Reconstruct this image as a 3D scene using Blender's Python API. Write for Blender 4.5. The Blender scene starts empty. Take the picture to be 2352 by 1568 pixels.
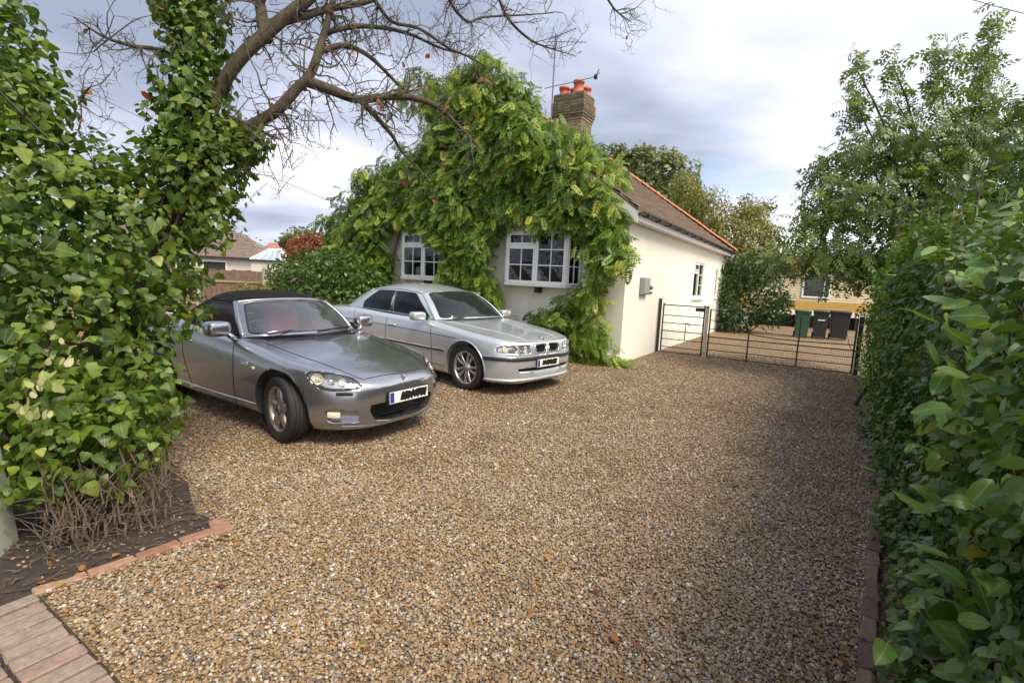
import bpy, bmesh, math, random
import numpy as np
from mathutils import Vector, Matrix, noise
from mathutils.bvhtree import BVHTree
from mathutils.geometry import delaunay_2d_cdt

random.seed(7)
RNG = np.random.default_rng(11)
R = math.radians
SC = bpy.context.scene
COL = SC.collection

# ------------------------------------------------------------------ camera, sky, sun, exposure
CAM_H, PITCH, ROLL, LENS = 1.6459, 0.125, 0.048, 17.556
FWD = Vector((0, math.cos(PITCH), -math.sin(PITCH)))
_up0 = Vector((0, math.sin(PITCH), math.cos(PITCH)))
RIGHT = Vector((1, 0, 0)) * math.cos(ROLL) + _up0 * math.sin(ROLL)
UPV = _up0 * math.cos(ROLL) - Vector((1, 0, 0)) * math.sin(ROLL)
cd = bpy.data.cameras.new('camera')
cd.lens = LENS; cd.sensor_width = 36; cd.clip_start = 0.05; cd.clip_end = 3000
cam = bpy.data.objects.new('camera', cd); COL.objects.link(cam)
mm = Matrix((RIGHT, UPV, -FWD)).transposed().to_4x4(); mm.translation = (0, 0, CAM_H)
cam.matrix_world = mm
SC.camera = cam
SC.view_settings.view_transform = 'Standard'
SC.view_settings.look = 'None'
SC.view_settings.exposure = 0.84
SC.view_settings.gamma = 1.0
SC.cycles.use_denoising = True
SC.cycles.max_bounces = 7
SC.cycles.transparent_max_bounces = 10
SC.cycles.sample_clamp_indirect = 6

SUN_AZ, SUN_EL = (0.66, -0.75), R(54)
world = bpy.data.worlds.new('World'); SC.world = world; world.use_nodes = True
wn = world.node_tree.nodes; wl = world.node_tree.links; wn.clear()
def wnode(t, **k):
    n = wn.new(t)
    for a, b in k.items(): setattr(n, a, b)
    return n
sky = wnode('ShaderNodeTexSky', sky_type='NISHITA', sun_disc=False)
sky.sun_elevation = SUN_EL
sky.sun_rotation = math.atan2(SUN_AZ[0], SUN_AZ[1])
sky.air_density = 1.0; sky.dust_density = 1.5; sky.ozone_density = 1.0
tc = wnode('ShaderNodeTexCoord')
sep = wnode('ShaderNodeSeparateXYZ'); wl.new(tc.outputs['Generated'], sep.inputs[0])
def wmath(op, a, b=None, clamp=False):
    n = wnode('ShaderNodeMath', operation=op, use_clamp=clamp)
    for i, v in enumerate((a, b)):
        if v is None: continue
        if isinstance(v, (int, float)): n.inputs[i].default_value = v
        else: wl.new(v, n.inputs[i])
    return n.outputs[0]
# clouds live on a flat layer overhead: direction / (z + k)
zc = wmath('ADD', wmath('MAXIMUM', sep.outputs[2], 0.0), 0.16)
cmb = wnode('ShaderNodeCombineXYZ')
wl.new(wmath('DIVIDE', sep.outputs[0], zc), cmb.inputs[0])
wl.new(wmath('DIVIDE', sep.outputs[1], zc), cmb.inputs[1])
mp = wnode('ShaderNodeMapping'); wl.new(cmb.outputs[0], mp.inputs[0])
mp.inputs['Rotation'].default_value = (0, 0, R(24)); mp.inputs['Scale'].default_value = (0.62, 0.80, 1)
mp.inputs['Location'].default_value = (3.1, 1.7, 0)
def wnoise(scale, detail, rough, dist=0.0):
    n = wnode('ShaderNodeTexNoise'); wl.new(mp.outputs[0], n.inputs['Vector'])
    n.inputs['Scale'].default_value = scale; n.inputs['Detail'].default_value = detail
    n.inputs['Roughness'].default_value = rough; n.inputs['Distortion'].default_value = dist
    return n.outputs[0]
def wramp(fac, stops):
    n = wnode('ShaderNodeValToRGB'); wl.new(fac, n.inputs[0])
    e = n.color_ramp.elements
    while len(e) < len(stops): e.new(0.5)
    for el, (p, c) in zip(e, stops): el.position = p; el.color = (*c, 1)
    return n.outputs[0]
# the cloud deck is thick and grey-blue away from the sun, thin and white towards it
sunny = wmath('ADD', wmath('MULTIPLY', sep.outputs[0], 0.33), wmath('MULTIPLY', sep.outputs[1], -0.08))
shade = wmath('ADD', wmath('ADD', wmath('MULTIPLY', wnoise(0.95, 6, 0.50, 0.15), 1.45), -0.21), sunny)
lowlight = wmath('MULTIPLY', wmath('SUBTRACT', 0.26, sep.outputs[2], True), 1.15)   # thinner deck towards the horizon
shade = wmath('ADD', shade, lowlight)
cloud_col = wramp(shade, [(0.25, (0.150, 0.175, 0.228)), (0.45, (0.280, 0.300, 0.362)), (0.60, (0.400, 0.405, 0.465)),
                          (0.74, (0.515, 0.520, 0.565)), (1.0, (0.64, 0.64, 0.66))])
cover = wramp(wnoise(0.9, 7, 0.58, 0.2), [(0.20, (0, 0, 0)), (0.40, (1, 1, 1))])
mixc = wnode('ShaderNodeMix', data_type='RGBA')
skys = wnode('ShaderNodeVectorMath', operation='SCALE'); wl.new(sky.outputs[0], skys.inputs[0]); skys.inputs['Scale'].default_value = 0.095
wl.new(cover, mixc.inputs['Factor']); wl.new(skys.outputs[0], mixc.inputs['A']); wl.new(cloud_col, mixc.inputs['B'])
bg = wnode('ShaderNodeBackground'); wl.new(mixc.outputs['Result'], bg.inputs[0]); bg.inputs[1].default_value = 1.55
wo = wnode('ShaderNodeOutputWorld'); wl.new(bg.outputs[0], wo.inputs[0])
world.cycles.sampling_method = 'MANUAL'; world.cycles.sample_map_resolution = 512

sl = bpy.data.lights.new('sun', 'SUN'); sl.energy = 2.7; sl.angle = R(26); sl.color = (1, 0.90, 0.72)
sun = bpy.data.objects.new('sun', sl); COL.objects.link(sun)
_sd = Vector((SUN_AZ[0] * math.cos(SUN_EL), SUN_AZ[1] * math.cos(SUN_EL), math.sin(SUN_EL)))
sun.rotation_euler = _sd.to_track_quat('Z', 'Y').to_euler()
sun.location = _sd * 30

# ------------------------------------------------------------------ helpers
FPX = LENS / 36 * 2352
def pixel_ray(x, y):
    return RIGHT * (x - 1176) - UPV * (y - 784) + FWD * FPX
def at(x, y, depth):
    """point seen at photo position x, y (of 2352 x 1568) lying `depth` metres in front along world Y"""
    d = pixel_ray(x, y)
    return Vector((0, 0, CAM_H)) + d * (depth / d.y)
def on_ground(x, y, z=0.0):
    d = pixel_ray(x, y)
    return Vector((0, 0, CAM_H)) + d * ((z - CAM_H) / d.z)
HOUSE_ROT = R(58.28)
HD = Vector((math.cos(HOUSE_ROT), math.sin(HOUSE_ROT), 0))      # back along the drive
HL = Vector((-math.sin(HOUSE_ROT), math.cos(HOUSE_ROT), 0))     # left along the house front
HK = Vector((2.25, 10.26, 0))                                   # near right corner of the house

def tag(o, label, cat, group=None, kind=None):
    if label: o['label'] = label
    if cat: o['category'] = cat
    if group: o['group'] = group
    if kind: o['kind'] = kind
    return o
def empty(name, loc=(0, 0, 0), rz=0.0):
    o = bpy.data.objects.new(name, None); COL.objects.link(o)
    o.location = loc; o.rotation_euler = (0, 0, rz); o.empty_display_size = 0.1
    return o
def link(name, me, parent=None, mat=None):
    if mat is not None and len(me.materials) == 0:
        for m in (mat if isinstance(mat, (list, tuple)) else [mat]): me.materials.append(m)
    o = bpy.data.objects.new(name, me); COL.objects.link(o)
    if parent is not None: o.parent = parent
    return o
def catmull(pts, n, closed=False):
    """n points per span through the control points"""
    P = np.array(pts, float); k = len(P); out = []
    spans = k if closed else k - 1
    for i in range(spans):
        if closed: a, b, c, d = P[(i - 1) % k], P[i], P[(i + 1) % k], P[(i + 2) % k]
        else:
            b, c = P[i], P[i + 1]
            a = P[i - 1] if i > 0 else 2 * b - c
            d = P[i + 2] if i + 2 < k else 2 * c - b
        for j in range(n):
            t = j / n
            out.append(0.5 * ((2 * b) + (c - a) * t + (2 * a - 5 * b + 4 * c - d) * t * t + (3 * b - a - 3 * c + d) * t ** 3))
    if not closed: out.append(P[-1])
    return np.array(out)

class MB:
    """collects faces for one mesh object"""
    def __init__(s): s.v = []; s.f = []; s.m = []
    def add(s, vs, fs, m=0):
        o = len(s.v); s.v.extend([tuple(map(float, p)) for p in vs])
        for f in fs: s.f.append(tuple(i + o for i in f)); s.m.append(m)
        return s
    def box(s, lo, hi, m=0):
        (a, b, c), (d, e, f) = lo, hi
        s.add([(a, b, c), (d, b, c), (d, e, c), (a, e, c), (a, b, f), (d, b, f), (d, e, f), (a, e, f)],
              [(3, 2, 1, 0), (4, 5, 6, 7), (0, 1, 5, 4), (1, 2, 6, 5), (2, 3, 7, 6), (3, 0, 4, 7)], m); return s
    def obox(s, c, ax, ay, az, m=0):
        c, ax, ay, az = map(Vector, (c, ax, ay, az))
        vs = [c + ax * i + ay * j + az * k for k in (-1, 1) for (i, j) in ((-1, -1), (1, -1), (1, 1), (-1, 1))]
        s.add(vs, [(3, 2, 1, 0), (4, 5, 6, 7), (0, 1, 5, 4), (1, 2, 6, 5), (2, 3, 7, 6), (3, 0, 4, 7)], m); return s
    def tube(s, pts, rad, n=8, m=0, caps=True):
        pts = [Vector(p) for p in pts]; k = len(pts)
        rad = [rad] * k if isinstance(rad, (int, float)) else list(rad)
        t0 = (pts[1] - pts[0]).normalized()
        u = t0.orthogonal().normalized(); vs = []
        for i, p in enumerate(pts):
            t = (pts[min(i + 1, k - 1)] - pts[max(i - 1, 0)])
            t = t.normalized() if t.length > 1e-9 else t0
            u = (u - t * u.dot(t)); u = u.normalized() if u.length > 1e-6 else t.orthogonal().normalized()
            w = t.cross(u)
            for j in range(n):
                a = 2 * math.pi * j / n
                vs.append(p + (u * math.cos(a) + w * math.sin(a)) * rad[i])
        fs = [(i * n + j, i * n + (j + 1) % n, (i + 1) * n + (j + 1) % n, (i + 1) * n + j) for i in range(k - 1) for j in range(n)]
        if caps: fs += [tuple(range(n - 1, -1, -1)), tuple((k - 1) * n + j for j in range(n))]
        s.add(vs, fs, m); return s
    def lathe(s, prof, n=24, org=(0, 0, 0), axis=(0, 0, 1), m=0, a0=0.0, a1=2 * math.pi):
        """prof: (radius, height) pairs turned round the axis"""
        ax = Vector(axis).normalized(); u = ax.orthogonal().normalized(); w = ax.cross(u); o = Vector(org); vs = []
        full = abs(a1 - a0 - 2 * math.pi) < 1e-6
        cnt = n if full else n + 1
        for r, h in prof:
            for j in range(cnt):
                a = a0 + (a1 - a0) * j / n
                vs.append(o + ax * h + (u * math.cos(a) + w * math.sin(a)) * r)
        fs = []
        for i in range(len(prof) - 1):
            for j in range(n):
                j2 = (j + 1) % cnt
                fs.append((i * cnt + j, i * cnt + j2, (i + 1) * cnt + j2, (i + 1) * cnt + j))
        s.add(vs, fs, m); return s
    def prism(s, poly, z0, z1, fn=None, m=0):
        """2-D polygon swept from z0 to z1; fn maps (x, y, z) to space"""
        fn = fn or (lambda x, y, z: (x, y, z)); k = len(poly)
        vs = [fn(x, y, z0) for x, y in poly] + [fn(x, y, z1) for x, y in poly]
        fs = [tuple(range(k - 1, -1, -1)), tuple(range(k, 2 * k))] + [(i, (i + 1) % k, k + (i + 1) % k, k + i) for i in range(k)]
        s.add(vs, fs, m); return s
    def grid(s, G, m=0, closed_u=False):
        G = np.asarray(G); a, b = G.shape[:2]
        fs = [(i * b + j, i * b + (j + 1) % b, (i + 1) * b + (j + 1) % b, (i + 1) * b + j)
              for i in range(a - 1) for j in range(b if closed_u else b - 1)]
        s.add(G.reshape(-1, 3), fs, m); return s
    def mesh(s, name, smooth=False):
        me = bpy.data.meshes.new(name); me.from_pydata(s.v, [], s.f)
        me.polygons.foreach_set('material_index', s.m)
        if smooth: me.polygons.foreach_set('use_smooth', [True] * len(s.f))
        me.update(); return me
    def build(s, name, mat, parent=None, smooth=False, bevel=0.0, fix=False, base=None):
        if base is not None:
            b = Vector(base); s.v = [tuple(Vector(p) - b) for p in s.v]
        me = s.mesh(name, smooth)
        if bevel or fix:
            bm = bmesh.new(); bm.from_mesh(me)
            if fix: bmesh.ops.recalc_face_normals(bm, faces=bm.faces)
            if bevel:
                es = [e for e in bm.edges if len(e.link_faces) == 2 and e.calc_face_angle(0) > 0.6]
                bmesh.ops.bevel(bm, geom=es, offset=bevel, segments=1, affect='EDGES', clamp_overlap=True)
            bm.to_mesh(me); bm.free()
        return link(name, me, parent, mat)

def np_mesh(name, V, F, attr=None, smooth=False):
    """V (n,3), F (m,k) same-size faces, attr: per-vertex float called 'lc'"""
    me = bpy.data.meshes.new(name); n, m, k = len(V), len(F), F.shape[1]
    me.vertices.add(n); me.vertices.foreach_set('co', np.ascontiguousarray(V, np.float32).ravel())
    me.loops.add(m * k); me.loops.foreach_set('vertex_index', np.ascontiguousarray(F, np.int32).ravel())
    me.polygons.add(m); me.polygons.foreach_set('loop_start', np.arange(0, m * k, k, dtype=np.int32))
    if smooth: me.polygons.foreach_set('use_smooth', np.ones(m, bool))
    if attr is not None:
        a = me.attributes.new('lc', 'FLOAT', 'POINT'); a.data.foreach_set('value', np.ascontiguousarray(attr, np.float32))
    me.update(calc_edges=True); return me

# ------------------------------------------------------------------ materials
def newmat(name):
    m = bpy.data.materials.new(name); m.use_nodes = True
    nt = m.node_tree; b = nt.nodes['Principled BSDF']
    return m, nt, b
def nd(nt, t, ins=None, **k):
    n = nt.nodes.new(t)
    for a, b in k.items(): setattr(n, a, b)
    for a, b in (ins or {}).items():
        if hasattr(b, 'links') or hasattr(b, 'is_linked'): nt.links.new(b, n.inputs[a])
        else: n.inputs[a].default_value = b
    return n
def ramp(nt, fac, stops, interp='LINEAR'):
    n = nt.nodes.new('ShaderNodeValToRGB'); nt.links.new(fac, n.inputs[0]); cr = n.color_ramp; cr.interpolation = interp
    while len(cr.elements) < len(stops): cr.elements.new(0.5)
    for e, (p, c) in zip(cr.elements, stops): e.position = p; e.color = (*c, 1)
    return n.outputs[0]
def simple(name, col, rough=0.5, metal=0.0, spec=0.5, coat=0.0, coat_rough=0.03, var=0.0, vscale=6.0, bump=0.0, bscale=60.0, trans=0.0):
    m, nt, b = newmat(name)
    b.inputs['Roughness'].default_value = rough; b.inputs['Metallic'].default_value = metal
    b.inputs['Specular IOR Level'].default_value = spec
    b.inputs['Coat Weight'].default_value = coat; b.inputs['Coat Roughness'].default_value = coat_rough
    b.inputs['Transmission Weight'].default_value = trans
    b.inputs['Base Color'].default_value = (*col, 1)
    o = None
    if var or bump: o = nd(nt, 'ShaderNodeTexCoord').outputs['Object']
    if var:
        n = nd(nt, 'ShaderNodeTexNoise', {'Vector': o, 'Scale': vscale, 'Detail': 6.0, 'Roughness': 0.65})
        lo = tuple(c * (1 - var) for c in col); hi = tuple(min(1, c * (1 + var)) for c in col)
        nt.links.new(ramp(nt, n.outputs[0], [(0.3, lo), (0.7, hi)]), b.inputs['Base Color'])
    if bump:
        n = nd(nt, 'ShaderNodeTexNoise', {'Vector': o, 'Scale': bscale, 'Detail': 5.0, 'Roughness': 0.6})
        bp = nd(nt, 'ShaderNodeBump', {'Height': n.outputs[0], 'Strength': bump, 'Distance': 0.01})
        nt.links.new(bp.outputs[0], b.inputs['Normal'])
    return m
def leafmat(name, stops, per_object=False, transl=0.32, rough=0.42, spec=0.45):
    """stops: colours along the leaf-to-leaf spread; the light that comes through a leaf is yellower"""
    m, nt, b = newmat(name)
    if per_object: f = nd(nt, 'ShaderNodeObjectInfo').outputs['Random']
    else: f = nd(nt, 'ShaderNodeAttribute', attribute_name='lc').outputs['Fac']
    c = ramp(nt, f, stops)
    o = nd(nt, 'ShaderNodeTexCoord').outputs['Object']
    nz = nd(nt, 'ShaderNodeTexNoise', {'Vector': o, 'Scale': 3.0 if per_object else 14.0, 'Detail': 3.0})
    mx = nd(nt, 'ShaderNodeMix', {'Factor': 0.55, 'A': c}, data_type='RGBA', blend_type='MULTIPLY')
    nt.links.new(ramp(nt, nz.outputs[0], [(0.3, (0.55, 0.6, 0.5)), (0.7, (1.25, 1.2, 1.1))]), mx.inputs['B'])
    col = mx.outputs['Result']
    if per_object:                                              # paler midrib and side veins
        sx = nd(nt, 'ShaderNodeSeparateXYZ', {0: o}); ab = nd(nt, 'ShaderNodeMath', {0: sx.outputs[0]}, operation='ABSOLUTE').outputs[0]
        rib = nd(nt, 'ShaderNodeMapRange', {0: ab, 1: .008, 2: .022, 3: 1.0, 4: 0.0}).outputs[0]
        sl_ = nd(nt, 'ShaderNodeMath', {0: ab, 1: -.9, 2: sx.outputs[1]}, operation='MULTIPLY_ADD').outputs[0]
        fr_ = nd(nt, 'ShaderNodeMath', {0: nd(nt, 'ShaderNodeMath', {0: sl_, 1: 7.0}, operation='MULTIPLY').outputs[0], 1: 0.0}, operation='FRACT').outputs[0]
        sd_ = nd(nt, 'ShaderNodeMapRange', {0: fr_, 1: .0, 2: .13, 3: .55, 4: 0.0}).outputs[0]
        vf = nd(nt, 'ShaderNodeMath', {0: rib, 1: sd_}, operation='MAXIMUM').outputs[0]
        vm = nd(nt, 'ShaderNodeMath', {0: vf, 1: .45}, operation='MULTIPLY').outputs[0]
        pale = nd(nt, 'ShaderNodeMix', {'Factor': vm, 'A': col, 'B': (0.42, 0.46, 0.20, 1)}, data_type='RGBA'); col = pale.outputs['Result']
    nt.links.new(col, b.inputs['Base Color'])
    b.inputs['Roughness'].default_value = rough; b.inputs['Specular IOR Level'].default_value = spec
    tr = nd(nt, 'ShaderNodeBsdfTranslucent')
    hs = nd(nt, 'ShaderNodeMix', {'Factor': 1.0, 'A': col, 'B': (1.5, 1.45, 0.6, 1)}, data_type='RGBA', blend_type='MULTIPLY')
    nt.links.new(hs.outputs['Result'], tr.inputs[0])
    ms = nd(nt, 'ShaderNodeMixShader', {0: transl}); nt.links.new(b.outputs[0], ms.inputs[1]); nt.links.new(tr.outputs[0], ms.inputs[2])
    nt.links.new(ms.outputs[0], nt.nodes['Material Output'].inputs[0])
    return m

# ------------------------------------------------------------------ ground, gravel, soil
def mat_gravel(name, stops, instanced=False):
    m, nt, b = newmat(name)
    geo = nd(nt, 'ShaderNodeNewGeometry').outputs['Position']
    if instanced:
        f = nd(nt, 'ShaderNodeObjectInfo').outputs['Random']
        col = ramp(nt, f, stops)
        nz = nd(nt, 'ShaderNodeTexNoise', {'Vector': geo, 'Scale': 130.0, 'Detail': 4.0})
        mx = nd(nt, 'ShaderNodeMix', {'Factor': 0.6, 'A': col, 'B': ramp(nt, nz.outputs[0], [(0.3, (0.6, 0.58, 0.55)), (0.7, (1.25, 1.22, 1.2))])}, data_type='RGBA', blend_type='MULTIPLY')
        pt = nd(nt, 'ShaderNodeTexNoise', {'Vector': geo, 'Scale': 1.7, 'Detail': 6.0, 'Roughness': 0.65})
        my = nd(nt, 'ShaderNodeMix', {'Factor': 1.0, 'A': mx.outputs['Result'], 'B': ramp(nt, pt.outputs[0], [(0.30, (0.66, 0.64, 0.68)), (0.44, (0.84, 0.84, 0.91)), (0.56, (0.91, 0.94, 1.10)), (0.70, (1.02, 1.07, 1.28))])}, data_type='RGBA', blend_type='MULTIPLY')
        nt.links.new(my.outputs['Result'], b.inputs['Base Color']); b.inputs['Roughness'].default_value = 0.62
    else:
        v = nd(nt, 'ShaderNodeTexVoronoi', {'Vector': geo, 'Scale': 66.0, 'Randomness': 1.0}); 
        s = nd(nt, 'ShaderNodeSeparateColor', {0: v.outputs['Color']})
        col = ramp(nt, s.outputs[0], stops)
        big = nd(nt, 'ShaderNodeTexNoise', {'Vector': geo, 'Scale': 1.1, 'Detail': 5.0, 'Roughness': 0.6})
        dk = ramp(nt, v.outputs['Distance'], [(0.35, (1, 1, 1)), (0.75, (0.34, 0.30, 0.26))])
        mx = nd(nt, 'ShaderNodeMix', {'Factor': 1.0, 'A': col, 'B': dk}, data_type='RGBA', blend_type='MULTIPLY')
        m2 = nd(nt, 'ShaderNodeMix', {'Factor': 1.0, 'A': mx.outputs['Result'], 'B': ramp(nt, big.outputs[0], [(0.3, (0.74, 0.70, 0.66)), (0.7, (1.12, 1.1, 1.05))])}, data_type='RGBA', blend_type='MULTIPLY')
        nt.links.new(m2.outputs['Result'], b.inputs['Base Color'])
        bp = nd(nt, 'ShaderNodeBump', {'Height': v.outputs['Distance'], 'Strength': 0.9, 'Distance': 0.012}, invert=True)
        nt.links.new(bp.outputs[0], b.inputs['Normal']); b.inputs['Roughness'].default_value = 0.75
    return m
STONE = [(0.0, (0.085, 0.080, 0.068)), (0.07, (0.13, 0.120, 0.098)), (0.14, (0.22, 0.138, 0.062)), (0.32, (0.31, 0.200, 0.086)), (0.46, (0.37, 0.258, 0.122)),
         (0.58, (0.28, 0.150, 0.058)), (0.70, (0.40, 0.290, 0.148)), (0.78, (0.22, 0.200, 0.165)), (0.88, (0.43, 0.345, 0.225)), (0.96, (0.52, 0.45, 0.33)), (1.0, (0.64, 0.58, 0.47))]
M_GRAVEL = mat_gravel('gravel_bed', STONE)
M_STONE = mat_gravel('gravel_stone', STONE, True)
M_SOIL = simple('soil', (0.040, 0.028, 0.021), 0.95, var=0.6, vscale=25, bump=0.9, bscale=45)
M_EARTH = simple('rough_ground', (0.085, 0.085, 0.045), 0.95, var=0.5, vscale=0.6, bump=0.6, bscale=8)
M_ASPH = simple('asphalt', (0.06, 0.058, 0.056), 0.9, var=0.25, vscale=30, bump=0.5, bscale=120)

def sheet(name, pts, z, mat, kind='structure'):
    me = MB().add([(x, y, z) for x, y in pts], [tuple(range(len(pts)))]).mesh(name)
    o = link(name, me, None, mat); o['kind'] = kind; return o
sheet('ground', [(-900, -300), (900, -300), (900, 1500), (-900, 1500)], -0.012, M_EARTH)
def hp(d, l, z=0.0): return HK + HD * d + HL * l + Vector((0, 0, z))
# gravel drive: from the pavement edge back past the house to the bins
EDGE_L = Vector((-2.19, 2.22, 0))                     # where pavement, bed and drive meet
drv = [(EDGE_L - HL * 9).xy, (9.2, 9.6), (20, 22), (12.5, 26), hp(11.5, 0.5).xy, hp(0.2, 0.5).xy, hp(0.2, 7).xy, (-6, 18), (-16, 18), (-12, 9), (-4.2, 4.3), (-2.35, 3.4), EDGE_L.xy]
sheet('driveway', [tuple(p) for p in drv], -0.004, M_GRAVEL)
sheet('road', [tuple((EDGE_L + HL * a - HD * b).xy) for a, b in ((30, 1.6), (30, 9), (-30, 9), (-30, 1.6))], -0.004, M_ASPH)
bed = [(-2.24, 2.33), (-1.74, 2.98), (-2.05, 3.14), (-2.4, 3.6), (-4.6, 5.2), (-6.2, 4.9), (-4.2, 3.3), (-2.6, 2.2)]

# loose stones: one countless mass, scattered on the drive and thinning out with distance
def scatter_gravel():
    pts, scl, rot = [], [], []
    edge_b = [Vector(p) for p in ((0.2, 0.0), (1.62, 1.95), (3.78, 4.84), (7.2, 10.15))]
    def right_edge(y):
        for a, b in zip(edge_b, edge_b[1:]):
            if a.y <= y <= b.y: return a.x + (b.x - a.x) * (y - a.y) / (b.y - a.y)
        return 7.2
    for (y0, y1, dens, s0, s1) in ((1.2, 2.6, 8200, .0046, .0092), (2.6, 4.0, 6600, .0052, .0098), (4.0, 6.0, 3400, .0062, .0112), (6.0, 9.0, 1500, .0075, .013), (9.0, 12.5, 420, .009, .015)):
        xa, xb = -1.05 * y1 - .2, 1.05 * y1 + .2
        n = int((xb - xa) * (y1 - y0) * dens)
        xs = RNG.uniform(xa, xb, n); ys = RNG.uniform(y0, y1, n); sz = RNG.uniform(s0, s1, n) * np.where(RNG.random(n) < .06, 1.45, 1)
        for x, y, s in zip(xs, ys, sz):
            if abs(x) > 1.06 * y + .15 or x > right_edge(y) - .02: continue
            p = Vector((x, y, 0)); rel = p - EDGE_L
            if rel.dot(HD) < 0.015 and RNG.random() > .004: continue                       # the pavement
            if y < 3.9 and x < -1.74 - (y - 2.97) * (1.0 if y > 2.97 else -0.77) - .02 and RNG.random() > .05: continue   # the soil bed
            if 3.4 < y < 5.2 and x < -2.15 - (y - 3.4) * 1.1: continue
            q = p - HK
            if q.dot(HD) > -.05 and q.dot(HL) > -.04: continue      # the house
            pts.append((x, y, s * .28 + RNG.random() * .004)); scl.append((s * RNG.uniform(.85, 1.35), s * RNG.uniform(.75, 1.05), s * RNG.uniform(.5, .8)))
            rot.append((RNG.normal() * .35, RNG.normal() * .35, RNG.uniform(0, 6.28)))
    # a few strays on the soil and on the pavement
    me = bpy.data.meshes.new('loose_gravel'); me.vertices.add(len(pts)); me.vertices.foreach_set('co', np.array(pts, np.float32).ravel())
    for nm, dat in (('scl', scl), ('rot', rot)):
        a = me.attributes.new(nm, 'FLOAT_VECTOR', 'POINT'); a.data.foreach_set('vector', np.array(dat, np.float32).ravel())
    a = me.attributes.new('pick', 'INT', 'POINT'); a.data.foreach_set('value', RNG.integers(0, 2, len(pts)).astype(np.int32))
    o = link('loose_gravel', me, None, M_STONE); o['kind'] = 'stuff'; o['label'] = 'loose brown and grey gravel stones covering the drive'; o['category'] = 'gravel'
    ng = bpy.data.node_groups.new('stones', 'GeometryNodeTree'); ng.is_modifier = True
    ng.interface.new_socket('Geometry', in_out='INPUT', socket_type='NodeSocketGeometry'); ng.interface.new_socket('Geometry', in_out='OUTPUT', socket_type='NodeSocketGeometry')
    N = ng.nodes; Lk = ng.links
    gi = N.new('NodeGroupInput'); go = N.new('NodeGroupOutput')
    def ico(sub, smooth):
        i = N.new('GeometryNodeMeshIcoSphere'); i.inputs['Radius'].default_value = 1; i.inputs['Subdivisions'].default_value = sub
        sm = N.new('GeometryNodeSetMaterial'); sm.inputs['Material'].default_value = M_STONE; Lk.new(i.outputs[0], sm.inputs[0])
        ss = N.new('GeometryNodeSetShadeSmooth'); ss.inputs['Shade Smooth'].default_value = smooth; Lk.new(sm.outputs[0], ss.inputs[0])
        gt = N.new('GeometryNodeGeometryToInstance'); Lk.new(ss.outputs[0], gt.inputs[0]); return gt.outputs[0]
    jn = N.new('GeometryNodeJoinGeometry'); 
    for s in (ico(2, True), ico(1, False)): Lk.new(s, jn.inputs[0])
    ip = N.new('GeometryNodeInstanceOnPoints'); Lk.new(gi.outputs[0], ip.inputs['Points']); Lk.new(jn.outputs[0], ip.inputs['Instance']); ip.inputs['Pick Instance'].default_value = True
    def attr(nm, t):
        n = N.new('GeometryNodeInputNamedAttribute'); n.data_type = t; n.inputs['Name'].default_value = nm; return n.outputs[0]
    Lk.new(attr('pick', 'INT'), ip.inputs['Instance Index']); Lk.new(attr('scl', 'FLOAT_VECTOR'), ip.inputs['Scale'])
    er = N.new('FunctionNodeEulerToRotation'); Lk.new(attr('rot', 'FLOAT_VECTOR'), er.inputs[0]); Lk.new(er.outputs[0], ip.inputs['Rotation'])
    Lk.new(ip.outputs[0], go.inputs[0])
    md = o.modifiers.new('stones', 'NODES'); md.node_group = ng
    return len(pts)
N_STONES = scatter_gravel()
print('stones', N_STONES)

# ------------------------------------------------------------------ shared building materials
def mat_render(name, col, dirt=0.25):
    m, nt, b = newmat(name)
    o = nd(nt, 'ShaderNodeTexCoord').outputs['Object']
    n1 = nd(nt, 'ShaderNodeTexNoise', {'Vector': o, 'Scale': 1.3, 'Detail': 8.0, 'Roughness': 0.65})
    c = ramp(nt, n1.outputs[0], [(0.28, tuple(x * (1 - dirt) for x in col)), (0.55, col), (0.8, tuple(min(1, x * 1.05) for x in col))])
    ms_ = nd(nt, 'ShaderNodeMapping', {'Vector': o, 'Scale': (5.0, 5.0, .35)}); n4 = nd(nt, 'ShaderNodeTexNoise', {'Vector': ms_.outputs[0], 'Scale': 2.0, 'Detail': 6.0, 'Roughness': .7})
    st_ = nd(nt, 'ShaderNodeMix', {'Factor': 1.0, 'A': c, 'B': ramp(nt, n4.outputs[0], [(0.30, (0.90, 0.89, 0.87)), (0.46, (1, 1, 1))])}, data_type='RGBA', blend_type='MULTIPLY')
    nt.links.new(st_.outputs['Result'], b.inputs['Base Color']); b.inputs['Roughness'].default_value = 0.9; b.inputs['Specular IOR Level'].default_value = 0.2
    n2 = nd(nt, 'ShaderNodeTexNoise', {'Vector': o, 'Scale': 90.0, 'Detail': 4.0})
    n3 = nd(nt, 'ShaderNodeTexNoise', {'Vector': o, 'Scale': 4.0, 'Detail': 3.0})
    ad = nd(nt, 'ShaderNodeMath', {0: n2.outputs[0], 1: n3.outputs[0]}, operation='ADD')
    bp = nd(nt, 'ShaderNodeBump', {'Height': ad.outputs[0], 'Strength': 0.35, 'Distance': 0.006}); nt.links.new(bp.outputs[0], b.inputs['Normal'])
    return m
M_WALL = mat_render('cream_render', (0.85, 0.81, 0.70), 0.07)
M_WHITE = simple('white_upvc', (0.80, 0.80, 0.79), 0.35, var=0.05, vscale=3)
M_WHITEWOOD = simple('white_painted_board', (0.74, 0.73, 0.70), 0.5, var=0.08, vscale=5)
M_BLACKPVC = simple('black_plastic', (0.018, 0.018, 0.02), 0.4, var=0.2)
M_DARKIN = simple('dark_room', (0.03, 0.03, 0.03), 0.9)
M_CURTAIN = simple('pale_blind', (0.55, 0.62, 0.62), 0.8, var=0.1, vscale=10)
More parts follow.
